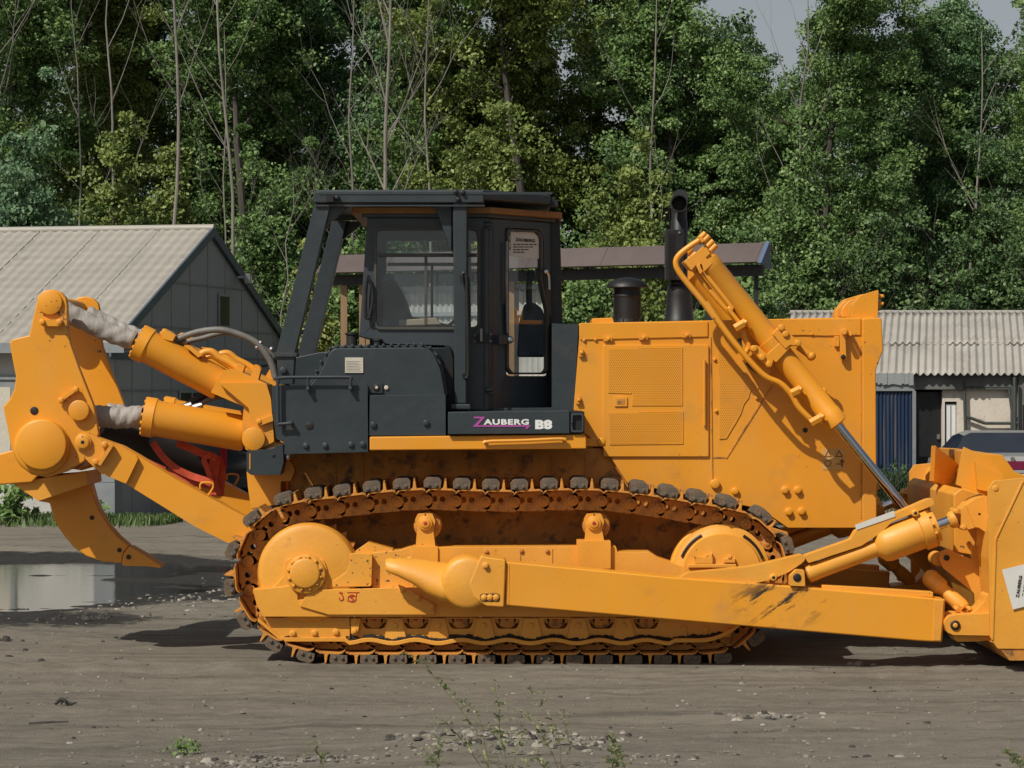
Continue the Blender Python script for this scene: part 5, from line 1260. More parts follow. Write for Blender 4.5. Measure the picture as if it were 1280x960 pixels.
for yy in np.arange(292, 348, 2.6): mb.prism([(835.5, yy), (844, yy), (844, yy+1.1), (835.5, yy+1.1)], 1.394, 1.40)
part('shield_slot', mb, 'dark_hole', sg); mb = MB(); mb.disc(849.5, 291, 1.6, 1.39, 1.40, 12); part('shield_bolt', mb, 'steel', sg)
# ---- blade lift cylinder
yl = .62; a0 = P(875, 316, yl); a1 = P(1047, 531, yl); ax = (a1-a0).normalized(); L = (a1-a0).length; k = 1/S*1.03
lift = MB(); lift.lathe(a0, a1, [(-.02, 9*k), (0, 13*k), (12*k, 13*k), (13*k, 15.2*k), (26*k, 15.2*k), (27*k, 14.6*k), (L*.50, 14.6*k), (L*.50+.002, 17*k), (L*.56, 17*k), (L*.56+.002, 14*k), (L-20*k, 14*k), (L-19*k, 14.8*k), (L-2*k, 14.8*k), (L, 11*k)], 36)
lc = part('lift_cylinder', lift, 'orange')
mb = MB(); e = P(1133, 638, yl); mb.cyl(a1-ax*.02, e, 5.9*k, 24); part('piston_rod', mb, 'chrome', lc)
mb = MB()   # trunnion collar and yoke
mb.prism(rpoly(dE([(725, 590), (745, 585), (790, 625), (805, 640), (800, 665), (775, 655), (745, 625)]), 2), yl-.12, yl+.10)
mb.prism(rpoly(dE([(800, 545), (830, 515), (850, 530), (885, 562), (905, 575), (895, 590), (865, 585), (850, 600)]), 2), yl-.12, yl+.10)
mb.prism(rpoly(dE([(780, 620), (860, 550), (885, 575), (815, 650)]), 2), yl-.11, yl+.11)
for q in dE([(735, 598), (790, 655), (835, 522), (895, 578), (765, 630), (850, 545)]): mb.disc(*q, 4.2, yl-.14, yl, 14)
mb.cyl(P(*dE([(895, 590)])[0], yl+.05), P(*dE([(945, 628)])[0], yl+.05), .03, 12); mb.ball(P(*dE([(943, 626)])[0], yl+.05), .038, 10)
mb.prism(dE([(690, 560), (800, 680), (780, 700), (700, 640)]), yl+.1, HY)
part('trunnion_yoke', mb, 'orange', lc, bevel=.008)
mb = MB()   # head block
mb.prism(rpoly(dO([(190, 550), (235, 515), (300, 470), (345, 425), (385, 490), (350, 520), (400, 560), (340, 620), (320, 560), (275, 615), (235, 600)]), 1.5), yl-.10, yl+.12)
for q in dO([(350, 345), (375, 365), (405, 400), (425, 430)]): c = P(*q, yl-.03); mb.cyl(c, c-ax*.0+Vector((-.05, 0, -.05)), .024, 10)
mb.prism(rpoly(dO([(295, 375), (320, 365), (345, 400), (325, 415)]), 1), yl-.13, yl+.02); mb.prism(rpoly(dO([(195, 545), (240, 515), (285, 570), (250, 610)]), 1), yl-.13, yl+.05); mb.prism(rpoly(dO([(285, 580), (310, 570), (330, 620), (310, 635)]), 1), yl-.13, yl)
part('head_block', mb, 'orange', lc, bevel=.006)
pp = lambda pts, y: [P(a, b_, y) for a, b_ in pts]
mb = MB(); mb.tube(pp(dO([(310, 395), (240, 440), (175, 490), (145, 530), (142, 570), (160, 615), (215, 690), (330, 830), (420, 950)])+dE([(560, 430), (620, 520), (690, 610), (770, 695), (830, 725), (870, 765), (900, 815), (955, 870)]), yl-.08), .024, 12, sub=5)
part('steel_pipe', mb, 'orange', lc)
mb = MB(); mb.tube(pp(dO([(270, 600), (330, 690), (430, 810)])+dE([(620, 440), (690, 520), (700, 560), (715, 590), (700, 620)]), yl-.02), .022, 10, sub=4)
mb.tube(pp(dO([(310, 600), (400, 700), (540, 880)])+dE([(640, 450), (690, 515)]), yl-.06), .018, 10, sub=4); part('steel_pipe', mb, 'orange', lc)
mb = MB()
for x0, y0_, x1, y1_ in ((870, 762, 905, 745), (665, 525, 705, 502), (940, 870, 985, 845)):
    (a, b_), (c_, d_) = dE([(x0, y0_), (x1, y1_)]); mb.tube([P(a, b_, yl-.09), P(c_, d_, yl-.09)], .034, 6); mb.ball(P(c_, d_, yl-.12), .02, 8)
mb.disc(*dE([(990, 752)])[0], 3.6, yl-.02, yl+.2, 12)
part('pipe_clamp', mb, 'orange', lc)
mb = MB(); mb.tube([P(*q, .8) for q in dE([(690, 560), (700, 610), (735, 620), (720, 650), (760, 680)])], .035, 8); mb.disc(*dE([(730, 640)])[0], 9, .90, .96, 16)  # black disc stands in for the dark of a hole behind the yoke
part('dark_hose_and_hole', mb, 'rubber', lc)
fl_ = mirror(lc)
for ch in list(fl_.children):
    if ch.name.startswith(('steel_pipe', 'dark_hose', 'pipe_clamp')): bpy.data.objects.remove(ch)
# ---- fenders / platform
mb = MB(); mb.prism([(462, 546), (726, 543), (733, 545), (733, 561), (462, 563)], .20, .98); pf = part('platform', mb, 'orange', bevel=.01)
mb = MB(); mb.tube([P(*q, .165) for q in dM([(225, 880), (260, 868), (480, 862), (700, 852), (745, 858)])], .013, 8); mb.cyl(P(606, 552, .165), P(606, 552, .2), .015, 8); mb.cyl(P(704, 549, .165), P(704, 549, .2), .015, 8)
part('grab_bar', mb, 'orange', pf)
mb = MB(); mb.prism([(733, 548), (757, 550), (757, 558), (733, 558)], .5, .6); mb.disc(752, 552, 5, .46, .5, 12); part('platform_stay', mb, 'orange', pf, bevel=.004)
mirror(pf)
mb = MB(); mb.prism(rpoly(dV([(80, 400), (665, 398), (668, 862), (85, 878), (88, 800), (30, 770), (0, 560), (0, 400)]), 1.2), .22, .95, holes=[])
mb.disc(*dV([(262, 680)])[0], 5.2, .216, .222, 20, 1, .001)
for q in dV([(235, 820), (370, 818), (550, 812), (632, 810)]): mb.bolt(*q, 3.2, .22, .02)
bb_ = part('battery_box', mb, ['slate', 'dark_hole'], bevel=.01); mirror(bb_)
mb = MB(); mb.prism(rpoly(dV([(680, 468), (1208, 462), (1210, 748), (672, 750)]), 1), .235, .95)
for q in dV([(704, 672), (1072, 660)]): mb.disc(*q, 4, .215, .24, 16)
tb = part('tool_box', mb, 'slate', bevel=.008); mirror(tb)
mb = MB(); mb.tube([P(*q, .17) for q in dV([(130, 662), (55, 668), (42, 650), (40, 380), (55, 348), (250, 343), (530, 343), (545, 360), (545, 410)])], .014, 10, sub=6); mb.tube([P(*q, .17) for q in dV([(250, 345), (250, 420)])], .012, 8)
for q in dV([(130, 660), (250, 425), (545, 420)]): mb.disc(*q, 2.6, .155, .23, 12)
part('hand_rail', mb, 'slate')
# fuel tank
mb = MB(); mb.prism(rpoly(dV([(265, 400), (330, 320), (395, 180), (430, 142), (1060, 135), (1120, 170), (1170, 280), (1205, 470), (240, 470)]), 4), .30, 1.1); ft = part('fuel_tank', mb, 'slate', bevel=.10, seg=6)
mb = MB(); mb.prism(rpoly(dV([(245, 400), (320, 300), (385, 165), (425, 125), (1065, 118), (1140, 160), (1190, 280), (1225, 470), (245, 470)]), 4), .42, 1.05)
fl = part('tank_flange', mb, 'slate', ft, bevel=.006)
mb = MB(); mb2 = dV([(310, 300), (340, 235), (375, 180), (405, 140), (450, 128), (505, 126), (560, 124), (615, 123), (668, 121), (722, 120), (775, 119), (830, 118), (882, 117), (938, 116), (990, 115), (1045, 115), (1100, 135), (1145, 185), (1165, 250), (1180, 320), (1195, 390)])
for q in mb2: mb.disc(*q, 2.0, .40, .46, 8)
part('flange_bolt', mb, 'slate', fl)
mb = MB(); c = dV([(740, 88)])[0]
for cx, y0_, w_ in ((dV([(735, 0)])[0][0], 424, 5), (dV([(555, 0)])[0][0], 416, 7)):
    a, b_, pr = vert(cx, .75, [(434, w_), (y0_+3, w_), (y0_+2, w_*1.25), (y0_, w_*1.25), (y0_-.3, w_*.5)]); mb.lathe(a, b_, pr, 16)
part('filler_cap', mb, 'rubber', ft)
mb = MB(); mb.prism(dV([(508, 205), (634, 205), (634, 312), (508, 312)]), .29, .305, mi=0)
for i in range(7): q = dV([(516, 232+i*11), (626-random.uniform(0, 30), 234+i*11)]); mb.prism([q[0], (q[1][0], q[0][1]), q[1], (q[0][0], q[1][1])], .2885, .289, mi=1)
part('instruction_decal', mb, ['sticker', 'steel'], ft)
mb = MB(); mb.prism(rrect(*dV([(680, 380)])[0], *dV([(768, 452)])[0], 1.5), .28, .31, mi=0); mb.disc(*dV([(728, 415)])[0], 4.6, .272, .285, 16, 1); mb.disc(*dV([(728, 415)])[0], 2, .268, .275, 10, 2); part('lock_plate', mb, ['slate', 'dark_hole', 'sticker'], ft, bevel=.003)
mb = MB(); mb.disc(*dV([(795, 415)])[0], 2.8, .288, .31, 20); part('round_decal', mb, 'sticker', ft)
# name board under the cab door
mb = MB(); mb.prism([(560, 515), (712, 513), (712, 542), (560, 543)], .16, .95); nb = part('name_board', mb, 'slate', bevel=.006)
yt = .158
def at_(px, py): return P(px, py, yt)
text_fit('AUBERG', 'name_lettering', 'white', nb, 57/S, 7.2/S, at_(604.5, 531), bold=.004)
text_fit('B8', 'model_lettering', 'white', nb, 21.5/S, 12/S, at_(669, 536.6), bold=.006)
mb = MB()
mb.prism(dM([(162, 712), (232, 712), (232, 718), (188, 766), (500, 766), (524, 766), (500, 790), (486, 790), (497, 776), (160, 776), (160, 770), (207, 724), (164, 722)]), yt-.002, yt+.004)
part('name_underline', mb, 'magenta', nb)
mb = MB(); mb.prism(rpoly(dM([(765, 675), (862, 680), (862, 818), (765, 820)]), .8), .20, .95); sb = part('step_box', mb, 'black', bevel=.006)
mb = MB(); mb.prism(rrect(*dM([(776, 690)])[0], *dM([(856, 810)])[0], 3), .17, .20, holes=[rrect(*dM([(788, 702)])[0], *dM([(846, 798)])[0], 2)]); part('step_handle', mb, 'slate_cab', sb, bevel=.004)
mb = MB(); mb.prism([(702, 512), (728, 407), (690, 404), (690, 512)], 1.0, 2.2); mb.prism([(690, 405), (723, 405), (718, 512), (690, 512)], .97, 2.23); part('cowl', mb, 'slate')
# ---- cab
CY = .75
wall = [(459, 272), (611, 272), (611, 513), (556, 513), (556, 432), (482, 430), (470, 425), (449, 421)]
wh = rrect(470, 287, 597, 409, 8, 6)
cab = MB(); cab.prism(wall, CY, CY+.05, holes=[wh])
xr = P(611, 0, CY).x; xf = P(690, 0, 1.4).x
p0 = Vector((xr, CY, 0)); p1 = Vector((xf, 1.40, 0)); dd = (p1-p0).normalized(); nn_ = Vector((dd.y, -dd.x, 0))
camv = Vector((0, -D, H))
def door_pt(px, py, lift_=0.0):
    """where the sight line meets the slanted door panel plane"""
    base = p0+nn_*lift_; ray = P(px, py, 0)-camv; t = (base-camv).dot(nn_)/ray.dot(nn_); return camv+ray*t
dproj = lambda l: (lambda a, b_: door_pt(a, b_, l))
cab.prism([(612, 273), (617, 273), (617, 513), (612, 513)], 0, 0, proj=dproj(0), off=-nn_*.05)
cab.prism([(617, 273), (688, 278), (692, 512), (617, 513)], 0, 0, proj=dproj(0), off=-nn_*.04, holes=[rpoly([(632, 284), (674, 286), (680, 300), (680, 352), (692, 384) if False else (685, 378), (688, 392), (688, 470), (634, 470), (632, 460)], 5)], mi=1)
cabo = part('cab_shell', cab, ['slate_cab', 'slate_cab'], bevel=.008)
# far half and roof, rear, front
mirror(cabo)
mb = MB(); zt = P(0, 272, CY).z; x0 = P(452, 0, CY).x; zb = P(0, 421, CY).z
mb.prism([(449, 421), (459, 272), (462, 272), (452, 421)], CY+.05, 3.2-CY-.05, holes=[]); part('cab_rear_wall', mb, 'slate_cab')
mb = MB()
rp_ = [(x0, CY-.02), (xr, CY-.02), (xf+.03, 1.38), (xf+.03, 1.82), (xr, 3.2-CY+.02), (x0, 3.2-CY+.02)]
n_ = len(rp_); mb.add([(a, b_, zt) for a, b_ in rp_]+[(a, b_, zt+.05) for a, b_ in rp_], [tuple(range(n_)), tuple(reversed(range(n_, 2*n_)))]+[(i, (i+1) % n_, (i+1) % n_+n_, i+n_) for i in range(n_)])
part('cab_roof', mb, 'slate_cab', bevel=.01)
mb = MB(); rq = [(x0-.08, CY-.07), (xr+.02, CY-.07), (xf+.08, 1.34), (xf+.08, 1.86), (xr+.02, 3.2-CY+.07), (x0-.08, 3.2-CY+.07)]
mb.add([(a, b_, zt+.03) for a, b_ in rq]+[(a, b_, zt+.08) for a, b_ in rq], [tuple(range(n_)), tuple(reversed(range(n_, 2*n_)))]+[(i, (i+1) % n_, (i+1) % n_+n_, i+n_) for i in range(n_)])
part('roof_trim', mb, 'brown_trim', bevel=.006)
mb = MB(); mb.box((x0, .8, P(0, 513, CY).z-.03), (xf, 2.4, P(0, 513, CY).z+.02)); part('cab_floor', mb, 'slate')
mb = MB(); mb.prism([(686, 275), (700, 275), (703, 405), (703, 512), (690, 512), (686, 400)], 1.42, 1.78); part('front_pillar', mb, 'black', bevel=.006)
# side window: seal, frame, panes
def ring(mb, outer, r_in, y, d, mi=0):
    cx = sum(p[0] for p in outer)/len(outer); cy = sum(p[1] for p in outer)/len(outer)
    inner = []
    n = len(outer)
    for i in range(n):
        a = Vector(outer[i-1]); b_ = Vector(outer[(i+1) % n]); t = (b_-a).normalized(); nrm = Vector((t.y, -t.x)); p = Vector(outer[i])
        if (Vector((cx, cy))-p).dot(nrm) < 0: nrm = -nrm
        inner.append(tuple(p+nrm*r_in))
    return inner
M['seal'] = mat('window_seal', (.075, .07, .06), (.045, .042, .037), 5, .55)
o_ = rrect(467, 284, 600, 412, 10, 6); i_ = ring(None, o_, 3.6, 0, 0); mb = MB(); mb.prism(o_, CY-.018, CY+.01, holes=[i_]); ws = part('side_window', mb, 'seal', bevel=.004)
mb = MB(); mb.prism(rrect(471, 288, 596, 408, 7, 6), CY+.02, CY+.026); part('pane', mb, 'glass', ws)
mb = MB(); mb.prism([(472, 316.5), (596, 316.5), (596, 321), (472, 321)], CY-.012, CY+.03); mb.prism([(530.5, 321), (534, 321), (534, 407), (530.5, 407)], CY-.006, CY+.03); part('glazing_bar', mb, 'seal', ws, bevel=.003)
mirror(ws)
# door details
do_ = rpoly([(634, 286), (674, 288), (679, 298), (679, 352), (683, 372), (687, 388), (687, 462), (682, 468), (640, 468), (634, 460)], 4)
di_ = ring(None, do_, 2.4, 0, 0); mb = MB(); mb.prism(do_, 0, 0, proj=dproj(.014), off=-nn_*.04, holes=[di_]); dw = part('door_window', mb, 'seal', bevel=.003)
mb = MB(); mb.prism(ring(None, do_, 1.5, 0, 0), 0, 0, proj=dproj(-.012), off=-nn_*.006); part('pane', mb, 'glass', dw)
mb = MB(); mb.prism(dL([(418, 265), (570, 268), (606, 300), (606, 445), (540, 440), (418, 428)]), 0, 0, proj=dproj(-.008), off=-nn_*.003); pn = part('paper_notice', mb, 'paper', dw)
bx = Matrix(((dd.x, 0, nn_.x, 0), (dd.y, 0, nn_.y, 0), (0, 1, 0, 0), (0, 0, 0, 1)))
c = door_pt(*dL([(452, 328)])[0], -.005); text_fit('ZAUBERG', 'notice_text', 'ink', pn, .25, .026, c, bx, bold=.003)
mb = MB()
for i, (yy, x1) in enumerate(((346, 590), (363, 575), (381, 545), (398, 510))):
    x = 436
    while x < x1-6:
        w_ = random.uniform(10, 26); q = dL([(x, yy), (min(x+w_, x1), yy), (min(x+w_, x1), yy+7), (x, yy+7)]); mb.prism(q, 0, 0, proj=dproj(-.006), off=-nn_*.0006); x += w_+5
part('notice_lines', mb, 'ink', pn)
mb = MB(); mb.tube([door_pt(*q, .03) for q in dL([(392, 330), (390, 600), (396, 940)])], .012, 8); mb.tube([door_pt(*q, .02) for q in dM([(375, 0), (372, 180)])], .010, 8); part('wiper_rail', mb, 'steel', dw)
mb = MB(); mb.prism(rrect(*dM([(325, 197)])[0], *dM([(378, 256)])[0], 1), 0, 0, proj=dproj(.05), off=-nn_*.05); la = part('door_latch', mb, 'slate_cab', bevel=.005)
mb = MB(); mb.ball(door_pt(*dM([(390, 225)])[0], .05), .032, 12); part('latch_knob', mb, 'chrome', la)
mb = MB(); mb.tube([door_pt(*q, .03) for q in dL([(650, 528), (668, 560), (672, 600), (675, 650)])], [.018, .014, .013, .012], 10); mb.ball(door_pt(*dL([(652, 532)])[0], .03), .026, 10); part('door_handle', mb, 'chrome')
mb = MB()
for q in dL([(265, 217)])+dM([(258, 542)]): mb.cyl(P(q[0]-4, q[1], CY-.03), P(q[0]+5, q[1], CY-.03), .020, 12); mb.box(tuple(P(q[0]-1, q[1]+5, CY-.03)), tuple(P(q[0]+6, q[1]-4, CY+.01)))
part('door_hinge', mb, 'slate_cab', bevel=.003)
mb = MB(); a, b_ = dM([(215, 215)])[0]; mb.prism(rrect(a-7, b_-5, a+9, b_+6, 1), CY-.03, CY+.01); mb.prism(rrect(a-2.5, b_-12, a+.5, b_+4, .8), CY-.05, CY-.03, mi=1)
for q in dM([(168, 198), (168, 238), (270, 192), (270, 235)]): mb.disc(*q, 1.3, CY-.02, CY+.005, 10, 1)
part('lock', mb, ['black', 'steel'], bevel=.003)
mb = MB(); mb.tube([P(*q, CY-.05) for q in dK([(462, 668), (470, 690), (495, 740), (500, 800), (496, 880), (478, 960)])]+[P(*q, CY-.05) for q in dW([(845, 660), (810, 670), (802, 640)])], .013, 8)
mb.tube([P(*q, CY-.05) for q in dW([(820, 300), (806, 400), (800, 560), (805, 660)])], .014, 8); part('grab_handle', mb, 'black')
mb = MB(); mb.tube([P(*q, .42) for q in dL([(100, 610), (92, 560), (108, 538), (122, 560), (126, 700)])+dM([(125, 200), (126, 430), (112, 470), (98, 440)])], .014, 10, sub=5); part('grab_handle', mb, 'black')
mb = MB(); mb.prism([(605, 274), (606, 274), (606, 512), (605, 512)], CY-.012, CY); mb.prism(rrect(601, 285, 604, 410, 1), CY-.006, CY+.01); part('cab_seam', mb, 'black', cabo)
# interior
mb = MB(); sx = P(505, 0, 1.6).x; sz = P(0, 440, 1.6).z
mb.prism(rpoly([(476, 352), (492, 348), (505, 372), (512, 395), (545, 402), (572, 408), (572, 432), (490, 432), (480, 400)], 5), 1.28, 1.92); seat = part('seat', mb, 'rubber', bevel=.04, seg=4)
mb = MB(); mb.prism(rpoly([(462, 405), (472, 396), (485, 400), (484, 440), (462, 440)], 2), .95, 2.2); mb.prism(rpoly([(646, 446), (649, 402), (655, 380), (668, 378), (678, 386), (682, 400), (682, 446)], 4), 1.35, 1.75); part('console', mb, 'slate', bevel=.02)
mb = MB(); mb.prism([(498, 400), (545, 397), (552, 406), (498, 408)], 1.0, 1.2); part('arm_rest', mb, mat('cardboard', (.42, .33, .22), (.36, .28, .18), 4, .8), seat, bevel=.01)
mb = MB(); mb.tube([P(560, 408, 1.3), P(575, 396, 1.3), P(583, 392, 1.35), P(578, 386, 1.4)], .015, 8); mb.ball(P(578, 386, 1.4), .03, 8); mb.tube([P(662, 388, 1.3), P(661, 360, 1.3), P(663, 345, 1.3)], .025, 8); mb.ball(P(663, 343, 1.3), .035, 8); part('control_lever', mb, 'rubber')
# ---- ROPS frame
RY = .45
mb = MB(); zr0 = P(0, 254, RY).z; zr1 = P(0, 237, RY).z; xa = P(395, 0, RY).x; xb = P(605, 0, RY).x; xc = P(688, 0, 1.05).x
def plate(mb, pts, z0, z1, mi=None):
    n = len(pts); mb.add([(a, b_, z0) for a, b_ in pts]+[(a, b_, z1) for a, b_ in pts], [tuple(reversed(range(n))), tuple(range(n, 2*n))]+[(i, (i+1) % n, (i+1) % n+n, i+n) for i in range(n)], mi)
ro_ = [(xa, RY), (xb, RY), (xc, 1.05), (xc, 2.15), (xb, 3.2-RY), (xa, 3.2-RY)]
plate(mb, ro_, zr0+.03, zr1); rr_ = [(xa+.02, RY-.012), (xb, RY-.012), (xb, RY+.2), (xa+.02, RY+.2)]
plate(mb, [(xa-.02, RY-.015), (xb, RY-.015), (xb, RY+.2), (xa-.02, RY+.2)], zr0-.0, zr1-.012); plate(mb, [(xa-.02, 3.0-RY), (xb, 3.0-RY), (xb, 3.215-RY), (xa-.02, 3.215-RY)], zr0-.0, zr1-.012)
rf = part('canopy_roof', mb, 'slate', bevel=.012)
mb = MB(); mb.prism([(399, 240), (690, 240), (690, 243), (399, 243)], RY-.02, RY-.012); mb.prism([(394, 256), (606, 256), (606, 258), (394, 258)], RY-.022, RY+.0)
part('roof_lip', mb, 'slate', rf)
mb = MB(); q = dK([(160, 80), (260, 130)]); mb.prism([q[0], (q[1][0]-8, q[0][1]), (q[1][0]-8, q[1][1]), (q[0][0], q[1][1])], RY-.07, RY); mb.bolt(*dK([(240, 100)])[0], 2.6, RY-.03, .05)
for q in dK([(1105, 58), (1155, 62), (1122, 112)]): mb.bolt(*q, 2.6, RY-.02, .025)
mb.box(tuple(P(688, 258, 1.1)), tuple(P(697, 252, 1.3))); mb.box(tuple(P(690, 246, 1.15)), tuple(P(694, 252, 1.2)))
part('roof_bolt', mb, 'black', rf)
mb = MB(); mb.prism(dK([(75, 155), (190, 155), (150, 320)])+[(368, 442), (345, 442)], RY, RY+.2)
mb.prism(dK([(185, 150), (340, 155), (160, 300), (150, 320)]), RY+.04, RY+.12); mb.prism([(342, 441), (371, 441), (371, 446), (342, 446)], RY-.02, RY+.22); mb.prism([(346, 446), (368, 446), (366, 480), (348, 480)], RY+.0, RY+.18); mb.disc(354, 463, 4.5, RY-.03, RY, 16)
rp1 = part('rops_post', mb, 'slate', bevel=.012); mirror(rp1)
mb = MB(); mb.prism(dK([(940, 145), (1080, 145), (1075, 500)]), RY+.08, RY+.14); mb.prism([(566, 252), (584, 252), (583, 505), (568, 505)], RY, RY+.2); mb.prism([(563, 505), (588, 505), (589, 512), (562, 512)], RY-.03, RY+.23); mb.prism([(563, 506), (588, 506), (588, 545), (563, 545)], RY-.2+.3, RY+.4)
rp2 = part('rops_post', mb, 'slate', bevel=.012, seg=3); mirror(rp2)
mb = MB(); mb.prism(rpoly([(556, 432), (562, 432), (566, 450), (566, 512), (556, 512)], 1), CY-.1, CY); part('tank_shield', mb, 'black')
# rear machine wall
mb = MB(); mb.prism([(362, 448), (400, 440), (470, 436), (560, 434), (560, 520), (362, 520)], 1.0, 2.2); part('rear_bulkhead', mb, 'slate', bevel=.01)
# ---- ripper
RYP = .70
mb = MB()
rip = dA([(120, 75), (140, 58), (165, 55), (190, 62), (207, 80), (212, 105), (213, 170), (222, 225), (250, 305), (295, 420), (312, 512), (265, 598), (210, 630), (150, 648), (100, 640), (60, 610), (36, 560), (25, 500), (10, 425), (28, 405), (45, 370), (50, 330), (40, 280), (30, 225), (38, 213), (92, 200), (112, 110)])
mb.prism(rip, RYP, RYP+.09); rpl = part('ripper_plate', mb, 'orange', bevel=.01)
mb = MB(); mb.prism(rpoly(dA([(133, 150), (195, 150), (195, 171), (133, 171)]), 1), RYP-.05, RYP-.0); 
for q in dA([(133, 158), (187, 158)]): mb.bolt(*q, 3.2, RYP-.05, .03)
mb.prism(rpoly(dA([(188, 400), (240, 365), (246, 372), (194, 409)]), .6), RYP-.05, RYP)
for q in dA([(192, 405), (239, 371)]): mb.bolt(*q, 3.2, RYP-.04, .035)
part('pin_keeper', mb, 'orange', rpl, bevel=.004)
mb = MB(); mb.disc(62, 378, 15.5, RYP-.03, RYP, 40); mb.disc(*dA([(248, 437)])[0], 13, RYP-.06, RYP, 40); mb.disc(*dA([(108, 438)])[0], 5.2, RYP-.004, RYP+.01, 24, 1, .001)
part('pin_boss', mb, ['orange', 'dark_hole'], rpl)
mirror(rpl)
mb = MB(); mb.disc(*dA([(130, 552)])[0], 35, RYP-.05, 3.2-RYP+.05, 64, edge=.02); mb.disc(*dA([(130, 545)])[0], 31.5, RYP-.11, RYP-.04, 64, edge=.012); part('cross_tube', mb, 'orange')
mb = MB(); mb.prism(rpoly([(-7, 570), (0, 567), (40, 556), (60, 580), (40, 603), (0, 606), (-7, 602)], 2), 1.15, 2.05); part('tool_beam', mb, 'orange', bevel=.05, seg=4)
mb = MB(); mb.disc(62, 378, 15, .95, 1.12, 30); mb.disc(62, 378, 15, 2.08, 2.25, 30); mb.disc(58, 378, 10, .79, 2.41, 24); part('upper_pin', mb, 'orange_worn')
mb = MB(); mb.prism(rpoly(dBB([(70, 195), (130, 180), (460, 130), (520, 120), (470, 140), (475, 200), (205, 290), (190, 275)]), 1), 1.2, 2.0)
part('shank_carrier', mb, 'orange_worn', bevel=.012)
mb = MB(); mb.prism(dBB([(190, 150), (475, 130), (490, 180), (520, 290), (545, 345), (590, 420), (640, 480), (705, 535), (675, 570), (663, 628), (560, 620), (470, 590), (400, 540), (350, 480), (315, 430), (290, 380), (270, 300), (205, 290)]), 1.50, 1.70); shk = part('ripper_shank', mb, 'orange', bevel=.012)
mb = MB(); mb.prism(dBB([(705, 537), (780, 580), (880, 645), (873, 655), (800, 645), (672, 643), (664, 625), (676, 572)]), 1.47, 1.73); mb.disc(*dBB([(700, 595)])[0], 2.9, 1.455, 1.475, 16, 1); part('ripper_tooth', mb, ['orange', 'dark_hole'], shk, bevel=.008)
mb = MB()
for q in dBB([(500, 380), (650, 557)]): mb.disc(*q, 2.8, 1.49, 1.505, 14)
part('shank_pin', mb, 'dark_hole', shk)
# lower arm
mb = MB()
ya = .48
mb.prism(rpoly(dI([(160, 355), (262, 392), (330, 415), (440, 478), (700, 640), (1190, 905), (1230, 960), (1230, 1060), (1040, 1060), (820, 950), (360, 665), (200, 600), (150, 560), (200, 500), (270, 400)]), 2), ya+.03, ya+.24)
arm = part('ripper_arm', mb, 'orange', bevel=.012)
mb = MB(); mb.prism(rpoly(dI([(20, 370), (35, 335), (70, 318), (110, 325), (200, 372), (262, 392), (430, 480), (440, 500), (360, 665), (300, 640), (200, 600), (110, 520), (45, 450)]), 2), ya-.02, ya+.05, mi=0)
mb.disc(*dI([(72, 388)])[0], 10.5, ya-.05, ya+.02, 32); mb.disc(*dI([(70, 388)])[0], 8, ya-.07, ya-.03, 28); mb.disc(*dI([(70, 388)])[0], 2.6, ya-.072, ya-.06, 12, 1)
mb.prism(rpoly(dI([(255, 400), (275, 412), (190, 545), (170, 535)]), .5), ya-.09, ya-.03); 
for q in dI([(215, 405), (155, 520)]): mb.bolt(*q, 3.4, ya-.05, .03)
part('arm_fork', mb, ['orange', 'dark_hole'], arm, bevel=.006); 
mb = MB(); mb.tube([P(*q, ya+.12) for q in dI([(855, 700), (862, 660), (930, 660), (940, 690), (908, 742)])], .009, 6); part('hose_loop', mb, 'orange', arm)
mirror(arm)
# cylinders
def rcyl(b0, b1, f0, f1, bw, fw, tw, y, rings, label=None):
    """b: boot start/end px, f: tube flange/end px"""
    A0, A1 = P(*f0, y), P(*f1, y); ax = (A1-A0).normalized(); L = (A1-A0).length; k = 1/S*(1+y/D)
    mb = MB(); mb.lathe(A0, A1, [(0, fw*.5*k), (.001, fw*k), (.085, fw*k), (.086, tw*1.08*k), (.11, tw*k), (L-.02, tw*k), (L, tw*.93*k)], 40)
    u = ax.orthogonal().normalized(); v = ax.cross(u)
    for i in range(14):
        a = 6.283*i/14; c = A0-ax*.012+(u*math.cos(a)+v*math.sin(a))*(fw-2.6)*k; mb.lathe(c, c+ax, [(0, .010), (.004, .015), (.03, .015)], 8)
    cy = part('ripper_cylinder', mb, 'orange')
    B0, B1 = P(*b0, y), P(*b1, y); d = B1-B0; LL = d.length; rnd = random.Random(3); mb = MB(); vs = []; fs = []; n = 26; seg = 28; t0 = d.normalized(); u = t0.orthogonal().normalized(); v = t0.cross(u)
    for j in range(n+1):
        for i in range(seg):
            a = 6.283*i/seg; w_ = bw*k*(.93+.13*abs(math.sin(1.5*a+j*.42+.8*math.sin(j*.35)))+.05*math.sin(j*rings+2*math.sin(a))+rnd.uniform(-.02, .02))
            if j in (0, n): w_ *= .86
            sag = Vector((0, 0, -.02*math.sin(math.pi*j/n)))
            vs.append(B0+d*(j/n)+(u*math.cos(a)+v*math.sin(a))*w_+sag)
    for j in range(n):
        for i in range(seg): a = j*seg+i; b_ = j*seg+(i+1) % seg; fs.append((a, b_, b_+seg, a+seg))
    mb.add(vs, fs); bt = part('rod_boot', mb, 'boot', cy, smooth=1.2); sd = bt.modifiers.new('sub', 'SUBSURF'); sd.levels = sd.render_levels = 1
    return cy
cu = rcyl((80, 388), (168, 426), (173, 427), (276, 481), 12.5, 23, 20.5, 1.02, 1.5)
cl = rcyl((108, 518), (178, 520), (181, 520.5), (306, 542), 13.5, 25, 22.5, 1.02, 2.1)
mb = MB(); mb.prism(rpoly(dA([(505, 190), (520, 182), (555, 200), (545, 220), (515, 212)]), 1), .95, 1.1); mb.prism(rpoly(dA([(580, 230), (600, 232), (640, 262), (625, 270)]), 1), .9, 1.1)
